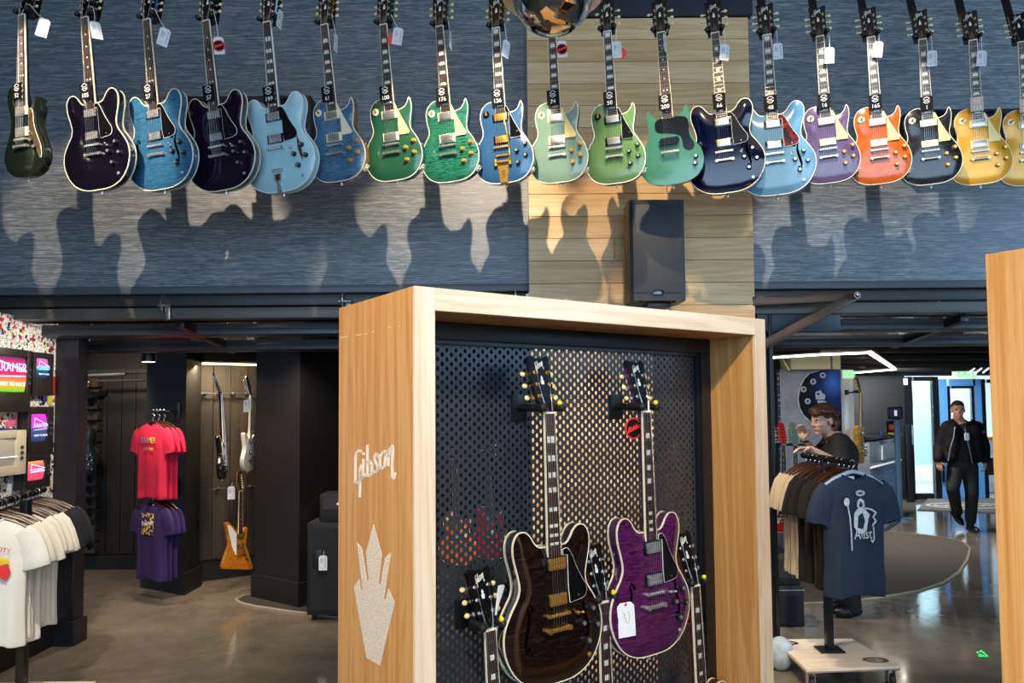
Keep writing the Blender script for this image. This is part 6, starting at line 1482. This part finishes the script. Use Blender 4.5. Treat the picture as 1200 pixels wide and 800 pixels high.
# green laser mark on the floor, light bag under the rack
gm = empty('floor_projection', on_z(1150, 766, .0), 0, 'green lettering projected on the polished floor at the lower right', 'light mark')
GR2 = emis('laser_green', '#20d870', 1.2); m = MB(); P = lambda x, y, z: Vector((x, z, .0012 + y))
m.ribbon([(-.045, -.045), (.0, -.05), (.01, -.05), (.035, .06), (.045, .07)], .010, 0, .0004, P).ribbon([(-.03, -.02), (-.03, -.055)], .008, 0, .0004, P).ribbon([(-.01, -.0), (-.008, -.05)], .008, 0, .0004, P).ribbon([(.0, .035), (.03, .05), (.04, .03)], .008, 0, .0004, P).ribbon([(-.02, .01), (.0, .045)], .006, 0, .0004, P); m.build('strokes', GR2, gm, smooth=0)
bg = tag(MB().ell((0, 0, .10), (.085, .07, .105), 14, 9).build('paper_bag', mat('pale_blue_bag', '#9fb4c4', .6, grain=.3, gs=20)), 'crumpled pale blue bag on the floor under the wheeled base', 'bag'); bg.location = on_z(915, 785, 0); bg.location.z = .004
# ------------------------------------------------------------------ people
def remesh(mb, name, m, parent, voxel=.006, smooth_it=4, loc=None, rot=None):
    me = mb.mesh(name, 0); o = bpy.data.objects.new(name, me); COL.objects.link(o)
    r = o.modifiers.new('r', 'REMESH'); r.mode = 'VOXEL'; r.voxel_size = voxel; r.use_smooth_shade = True
    s = o.modifiers.new('s', 'SMOOTH'); s.factor = .5; s.iterations = smooth_it
    bpy.context.view_layer.update()
    ev = bpy.data.meshes.new_from_object(o.evaluated_get(bpy.context.evaluated_depsgraph_get())); ev.name = name
    bpy.data.objects.remove(o)
    for p in ev.polygons: p.use_smooth = True
    return link(name, ev, m, parent, loc, rot)
def limb(m, pts, rs, n=16):
    for (a, ra), (b, rb) in zip(zip(pts, rs), list(zip(pts, rs))[1:]): m.cyl(a, b, ra, rb, n)
    for p, r in zip(pts, rs): m.ell(p, r, 14, 9)
def head_parts(m, M):
    def E(c, r, rot=None):
        q = (M.to_3x3().to_euler()); m.ell(M @ Vector(c), r, 18, 12, q)
    E((0, .012, .035), (.076, .096, .084)); E((0, -.028, -.030), (.060, .066, .080)); E((0, -.068, -.092), (.026, .024, .020)); E((0, -.080, .016), (.052, .016, .013))
    E((0, -.06, -.055), (.042, .036, .035)); E((.036, -.066, -.025), (.02, .022, .02)); E((-.036, -.066, -.025), (.02, .022, .02))
    m.tube([M @ Vector((0, -.088, .012)), M @ Vector((0, -.104, -.016)), M @ Vector((0, -.108, -.028))], [.009, .012, .013], 10); E((.011, -.096, -.030), (.008, .009, .007)); E((-.011, -.096, -.030), (.008, .009, .007))
    for s in (-1, 1): E((s * .076, .012, -.008), (.010, .022, .033))
    E((0, -.088, -.056), (.022, .010, .005)); E((0, -.087, -.066), (.019, .010, .006))
SKIN1 = mat('skin_pale', '#d9a58a', .5, grain=.05, gs=60); SKIN2 = mat('skin_ruddy', '#c98f74', .5, grain=.05, gs=60)
EYEW = mat('eye_white', '#e6e2dc', .25); EYED = mat('eye_dark', '#1e140f', .15); LIP = mat('lips', '#a5584c', .45)
def face_bits(p, M, brow):
    q = M.to_3x3().to_euler()
    for s in (-1, 1):
        e = MB().ell(M @ Vector((s * .030, -.0815, -.001)), (.0125, .0105, .0085), 14, 9, q).build('eye', EYEW, p); MB().ell(M @ Vector((s * .030, -.0908, -.001)), (.0055, .0025, .0055), 10, 6, q).build('iris', EYED, e)
        MB().tube([M @ Vector((s * .013, -.097, .017)), M @ Vector((s * .032, -.095, .022)), M @ Vector((s * .048, -.082, .015))], [.003, .004, .002], 6).build('eyebrow', brow, p)
    MB().ell(M @ Vector((0, -.0975, -.060)), (.021, .0025, .0018), 12, 6, q).build('mouth_line', LIP, p)
def hand(m, wrist, d, palm_n, curl=.6, spread=1, s=1.0, thumb_side=1):
    """palm and five fingers; d points from the wrist to the knuckles, palm_n out of the palm"""
    d = d.normalized(); n = (palm_n - d * palm_n.dot(d)).normalized(); w = d.cross(n) * thumb_side
    c = wrist + d * .045 * s
    q = Matrix((w, n, d)).transposed().to_euler()
    m.ell(c, (.040 * s, .016 * s, .050 * s), 14, 9, q); m.cyl(wrist - d * .02, wrist + d * .03, .024 * s, .028 * s, 12)
    for k, (off, ln) in enumerate(((.030, .072), (.010, .080), (-.010, .075), (-.029, .060))):
        b = wrist + d * (.082 if k < 3 else .074) * s + w * off * s; a0 = d; pts = [b - d * .02]
        ang = 0; p = b
        for j, f in enumerate((.42, .32, .26)):
            ang += curl * (.45 if j == 0 else .75); dd = d * math.cos(ang) + n * math.sin(ang); pts.append(p); p = p + dd * ln * f * s
        pts.append(p); m.tube(pts, [.0095 * s, .0092 * s, .0088 * s, .0082 * s, .0075 * s], 8); m.ell(p, .0075 * s, 8, 6)
    b = wrist + d * .025 * s + w * .030 * s; t1 = b + (d * .6 + w * .75 + n * .25).normalized() * .035 * s; t2 = t1 + (d * .85 + w * .25 + n * .45).normalized() * .032 * s; t3 = t2 + (d * .9 + n * .5).normalized() * .022 * s
    m.tube([b - w * .012, b, t1, t2, t3], [.015 * s, .015 * s, .0115 * s, .010 * s, .008 * s], 8); m.ell(t3, .008 * s, 8, 6)
JACK, TROU = mat('black_nylon', '#0b0a0b', .8, spec=.2, grain=.2, gs=30), mat('black_denim', '#100f10', .75, grain=.2, gs=120)
SHIRTM = mat('charcoal_shirt', '#1a1615', .8, grain=.2, gs=60); SHOE = mat('black_leather', '#0c0b0b', .3)

# ---- man walking in from the entrance
Ym = 9.80
foot = on_z(1137, 620, 0); man = empty('person', foot, 0, 'man in an open black bomber jacket and dark trousers walking towards the camera', 'person')
J = lambda x, y, dY=0: at(x, y, Ym + dY) - foot
hc = J(1122.5, 480.5); HM = Matrix.Translation(hc) @ Matrix.Rotation(R(-24), 4, 'Z') @ Matrix.Rotation(R(4), 4, 'X')
nk, ch = J(1125.5, 494, .03), J(1127.5, 512, .02); pelv = J(1128, 543, .04)
sR, sL = J(1110.5, 500, .02), J(1145, 500.5, .02); eR, eL = J(1101.5, 523, .10), J(1153, 523, .06); wR, wL = J(1099.5, 538.5, .0), J(1154.5, 539.5, -.02)
hR, hL = J(1120, 547, .04), J(1136, 547, .04); kR, kL = J(1116.5, 572, .0), J(1139, 577, -.02); aR, aL = J(1121.5, 600, .36), J(1137.5, 609, .06)
b = MB(); head_parts(b, HM); limb(b, [hc + Vector((0, .015, -.08)), nk, ch], [.056, .060, .10])
b.ell(ch, (.165, .10, .17), 18, 12); b.ell((ch + pelv) / 2, (.150, .10, .20), 18, 12); b.ell(pelv, (.155, .10, .12), 18, 12)
limb(b, [sR, eR, wR], [.055, .042, .028]); limb(b, [sL, eL, wL], [.055, .042, .028]); limb(b, [hR, kR, aR], [.085, .055, .040]); limb(b, [hL, kL, aL], [.085, .055, .040])
hand(b, wR + Vector((0, 0, -.015)), Vector((.06, -.15, -1)), Vector((.75, .5, 0)), .85, s=1.0, thumb_side=1); hand(b, wL + Vector((0, 0, -.015)), Vector((-.10, -.15, -1)), Vector((-.75, .5, 0)), .8, s=1.0, thumb_side=-1)
mb_ = remesh(b, 'body', SKIN2, man, .0065, 3); BR = mat('brown_brow', '#4a3020', .7); face_bits(man, HM, BR)
h_ = MB(); q = HM.to_3x3().to_euler()
h_.ell(HM @ Vector((0, .022, .052)), (.079, .096, .078), 18, 12, q); h_.ell(HM @ Vector((0, -.03, .092)), (.062, .055, .036), 16, 10, q); h_.ell(HM @ Vector((0, .06, .0)), (.070, .055, .06), 16, 10, q)
remesh(h_, 'hair', mat('short_brown_hair', '#3c2a1f', .75, grain=.4, gs=160), man, .007, 2)
j = MB(); limb(j, [sR + Vector((.05, 0, .02)), sR, eR, wR + Vector((.0, 0, .02))], [.075, .082, .074, .060]); limb(j, [sL + Vector((-.05, 0, .02)), sL, eL, wL + Vector((0, 0, .02))], [.075, .082, .074, .060])
hem = J(1128, 539, .04)
for sx_, top_, bot_ in ((-1, J(1116, 508, .0), J(1112.5, 534, .02)), (1, J(1140, 508, .0), J(1142.5, 534, .02))):
    j.ell(top_, (.105, .125, .16), 16, 10); j.ell((top_ + bot_) / 2, (.095, .13, .20), 16, 10); j.ell(bot_, (.088, .125, .10), 16, 10)
j.ell(ch + Vector((0, .07, .0)), (.20, .09, .20), 18, 12); j.ell(hem + Vector((0, .07, .10)), (.18, .08, .20), 18, 12); j.tube([nk + Vector((.085, -.02, -.02)), nk + Vector((.075, .05, .02)), nk + Vector((-.075, .05, .02)), nk + Vector((-.085, -.02, -.02))], .026, 10)
jk = remesh(j, 'jacket', JACK, man, .011, 4)
for w_, s in ((wR, -1), (wL, 1)): MB().cyl(w_ + Vector((0, 0, .015)), w_ + Vector((0, -.004, -.035)), .046, .038, 16).build('cuff', TROU, jk)
zpts = [[J(1119, 500, -.115), J(1117.5, 512, -.135), J(1114, 524, -.125), J(1111, 540, -.10)], [J(1131, 502, -.115), J(1133.5, 515, -.135), J(1137, 530, -.120), J(1139.5, 543, -.10)]]
for z_ in zpts: MB().tube(z_, .008, 6).build('zip', mat('zip_silver', '#9aa0a6', .35, metal=.8), jk)
p = J(1152.5, 506, -.07); fl_ = MB().box(p, (.055, .01, .035), (0, R(-8), R(20)), bev=.002).build('flag_patch', mat('patch_red', '#b9443c', .7), jk); MB().box(p + Vector((-.012, -.006, .008)), (.024, .006, .016), (0, R(-8), R(20))).build('patch_canton', mat('patch_white', '#d9dbe0', .7), fl_)
tsh = MB(); tsh.ell(ch + Vector((0, -.025, -.01)), (.13, .105, .20), 16, 10); tsh.ell((ch + pelv) / 2 + Vector((0, -.02, 0)), (.135, .105, .2), 16, 10); tsh.tube([nk + Vector((.055, 0, -.035)), nk + Vector((0, -.055, -.05)), nk + Vector((-.055, 0, -.035))], .022, 8)
remesh(tsh, 'polo_shirt', mat('black_polo', '#0a0a0b', .85), man, .010, 3)
bd_ = MB().box(J(1133, 511.5, -.165), (.060, .006, .095), bev=.002).build('badge', WHITEP, man); MB().tube([J(1131, 497, -.11), J(1131.5, 503, -.15), J(1133, 507, -.165)], .005, 6).build('lanyard', BLACK2, bd_)
tr = MB(); limb(tr, [hR, kR, aR], [.105, .080, .066]); limb(tr, [hL, kL, aL], [.105, .080, .066]); tr.ell(pelv + Vector((0, 0, -.02)), (.175, .12, .13), 18, 12)
remesh(tr, 'trousers', TROU, man, .010, 4)
for a_, tilt, yaw_ in ((aL, 0, -4), (aR, 38, 6)):
    M = Matrix.Translation(a_) @ Matrix.Rotation(R(yaw_), 4, 'Z') @ Matrix.Rotation(R(tilt), 4, 'X'); q = M.to_3x3().to_euler(); s_ = MB()
    base = -a_.z if tilt == 0 else -.10
    s_.ell(M @ Vector((0, -.075, base + .045)), (.050, .115, .042), 16, 10, q); s_.ell(M @ Vector((0, .035, base + .05)), (.042, .055, .048), 14, 9, q); s_.ell(M @ Vector((0, .02, base + .09)), (.048, .055, .05), 14, 9, q)
    sh = remesh(s_, 'shoe', SHOE, man, .008, 2)

# ---- shop assistant behind the right rack, in profile
Ye = 6.05
ef = at(982, 640, Ye); ef.z = 0; emp = empty('person', ef, 0, 'young person with wavy brown hair and dark shirt in profile behind the right rack', 'person')
J = lambda x, y, dY=0: at(x, y, Ye + dY) - ef
hc = J(964, 492.5); HM = Matrix.Translation(hc) @ Matrix.Rotation(R(-68), 4, 'Z') @ Matrix.Rotation(R(8), 4, 'X')
nk, ch = J(975, 513), J(984, 537); pelv = J(988, 590)
sN, sF = J(986, 519, -.13), J(974, 518, .17); eN, eF = J(985.5, 545, -.22), J(957, 536, .10); wN, wF = J(951, 526.5, -.20), J(942.5, 514, .06)
b = MB(); head_parts(b, HM); limb(b, [hc + Vector((.025, 0, -.07)), nk, ch], [.052, .056, .09])
b.ell(ch, (.11, .165, .17), 18, 12); b.ell((ch + pelv) / 2, (.105, .15, .22), 18, 12); b.ell(pelv, (.11, .155, .13), 18, 12)
limb(b, [sN, eN, wN], [.052, .040, .027]); limb(b, [sF, eF, wF], [.052, .040, .027])
for s in (-1, 1):
    hp_ = pelv + Vector((0, s * .085, -.05)); kn = Vector((hp_.x - .02, hp_.y, .48)); an = Vector((hp_.x + .02, hp_.y, .09)); limb(b, [hp_, kn, an], [.085, .055, .04])
hand(b, wN, Vector((-1, -.05, .10)), Vector((.15, .3, 1)) * -1, .55, s=.98, thumb_side=1); hand(b, wF, Vector((-.35, -.15, 1)), Vector((-.5, -.8, -.1)), .75, s=.98, thumb_side=1)
remesh(b, 'body', SKIN1, emp, .0065, 3); face_bits(emp, HM, mat('dark_brow', '#3a2416', .7))
h_ = MB(); q = HM.to_3x3().to_euler()
h_.ell(HM @ Vector((0, .028, .055)), (.090, .105, .088), 18, 12, q); h_.ell(HM @ Vector((0, .085, -.005)), (.074, .058, .085), 16, 10, q); h_.ell(HM @ Vector((0, -.058, .088)), (.066, .05, .036), 16, 10, q); h_.ell(HM @ Vector((.02, -.085, .070)), (.05, .03, .026), 14, 9, q)
rr = random.Random(4)
for k in range(26):
    a = rr.uniform(-2.6, 2.6); zc_ = rr.uniform(-.08, .10); r_ = .093
    if math.cos(a) < -.15 and zc_ < .05: continue
    h_.ell(HM @ Vector((r_ * math.sin(a), .035 + r_ * 1.08 * math.cos(a), zc_)), rr.uniform(.018, .027), 10, 7)
h_.ell(HM @ Vector((.066, .03, .01)), (.020, .03, .05), 12, 8, q); h_.ell(HM @ Vector((-.066, .03, .01)), (.020, .03, .05), 12, 8, q)
remesh(h_, 'hair', mat('wavy_brown_hair', '#4c2b18', .6, grain=.45, gs=110), emp, .007, 2)
s_ = MB(); s_.ell(ch + Vector((0, 0, .02)), (.135, .19, .17), 18, 12); s_.ell((ch + pelv) / 2, (.13, .175, .24), 18, 12); s_.ell(pelv, (.135, .18, .14), 18, 12)
limb(s_, [sN + Vector((0, .06, .01)), sN, eN.lerp(sN, .12)], [.07, .078, .078]); limb(s_, [eN.lerp(sN, .12), eN.lerp(wN, .18)], [.07, .062]); limb(s_, [sF + Vector((0, -.06, .01)), sF, eF, eF.lerp(wF, .25)], [.07, .075, .066, .058])
s_.tube([nk + Vector((-.06, -.03, -.005)), nk + Vector((.02, -.07, .015)), nk + Vector((.075, 0, .03)), nk + Vector((.02, .07, .015)), nk + Vector((-.06, .03, -.005))], .02, 10)
remesh(s_, 'shirt', SHIRTM, emp, .010, 3)
t2 = MB()
for s in (-1, 1):
    hp_ = pelv + Vector((0, s * .085, -.05)); kn = Vector((hp_.x - .02, hp_.y, .48)); an = Vector((hp_.x + .02, hp_.y, .07)); limb(t2, [hp_, kn, an], [.10, .075, .062])
t2.ell(pelv + Vector((0, 0, -.06)), (.13, .175, .12), 18, 12); remesh(t2, 'trousers', TROU, emp, .012, 3)
for s in (-1, 1): remesh(MB().ell((pelv.x - .03, pelv.y + s * .085, .045), (.125, .045, .045), 16, 10), 'shoe', SHOE, emp, .012, 2)
MB().lathe([(.034, -.008), (.037, 0), (.034, .008)], 18, Matrix.Translation(wF - Vector((0, 0, .02)))).build('watch_strap', BLACK2, emp)
bl = mat('pale_blue_item', '#8fb8d8', .4)
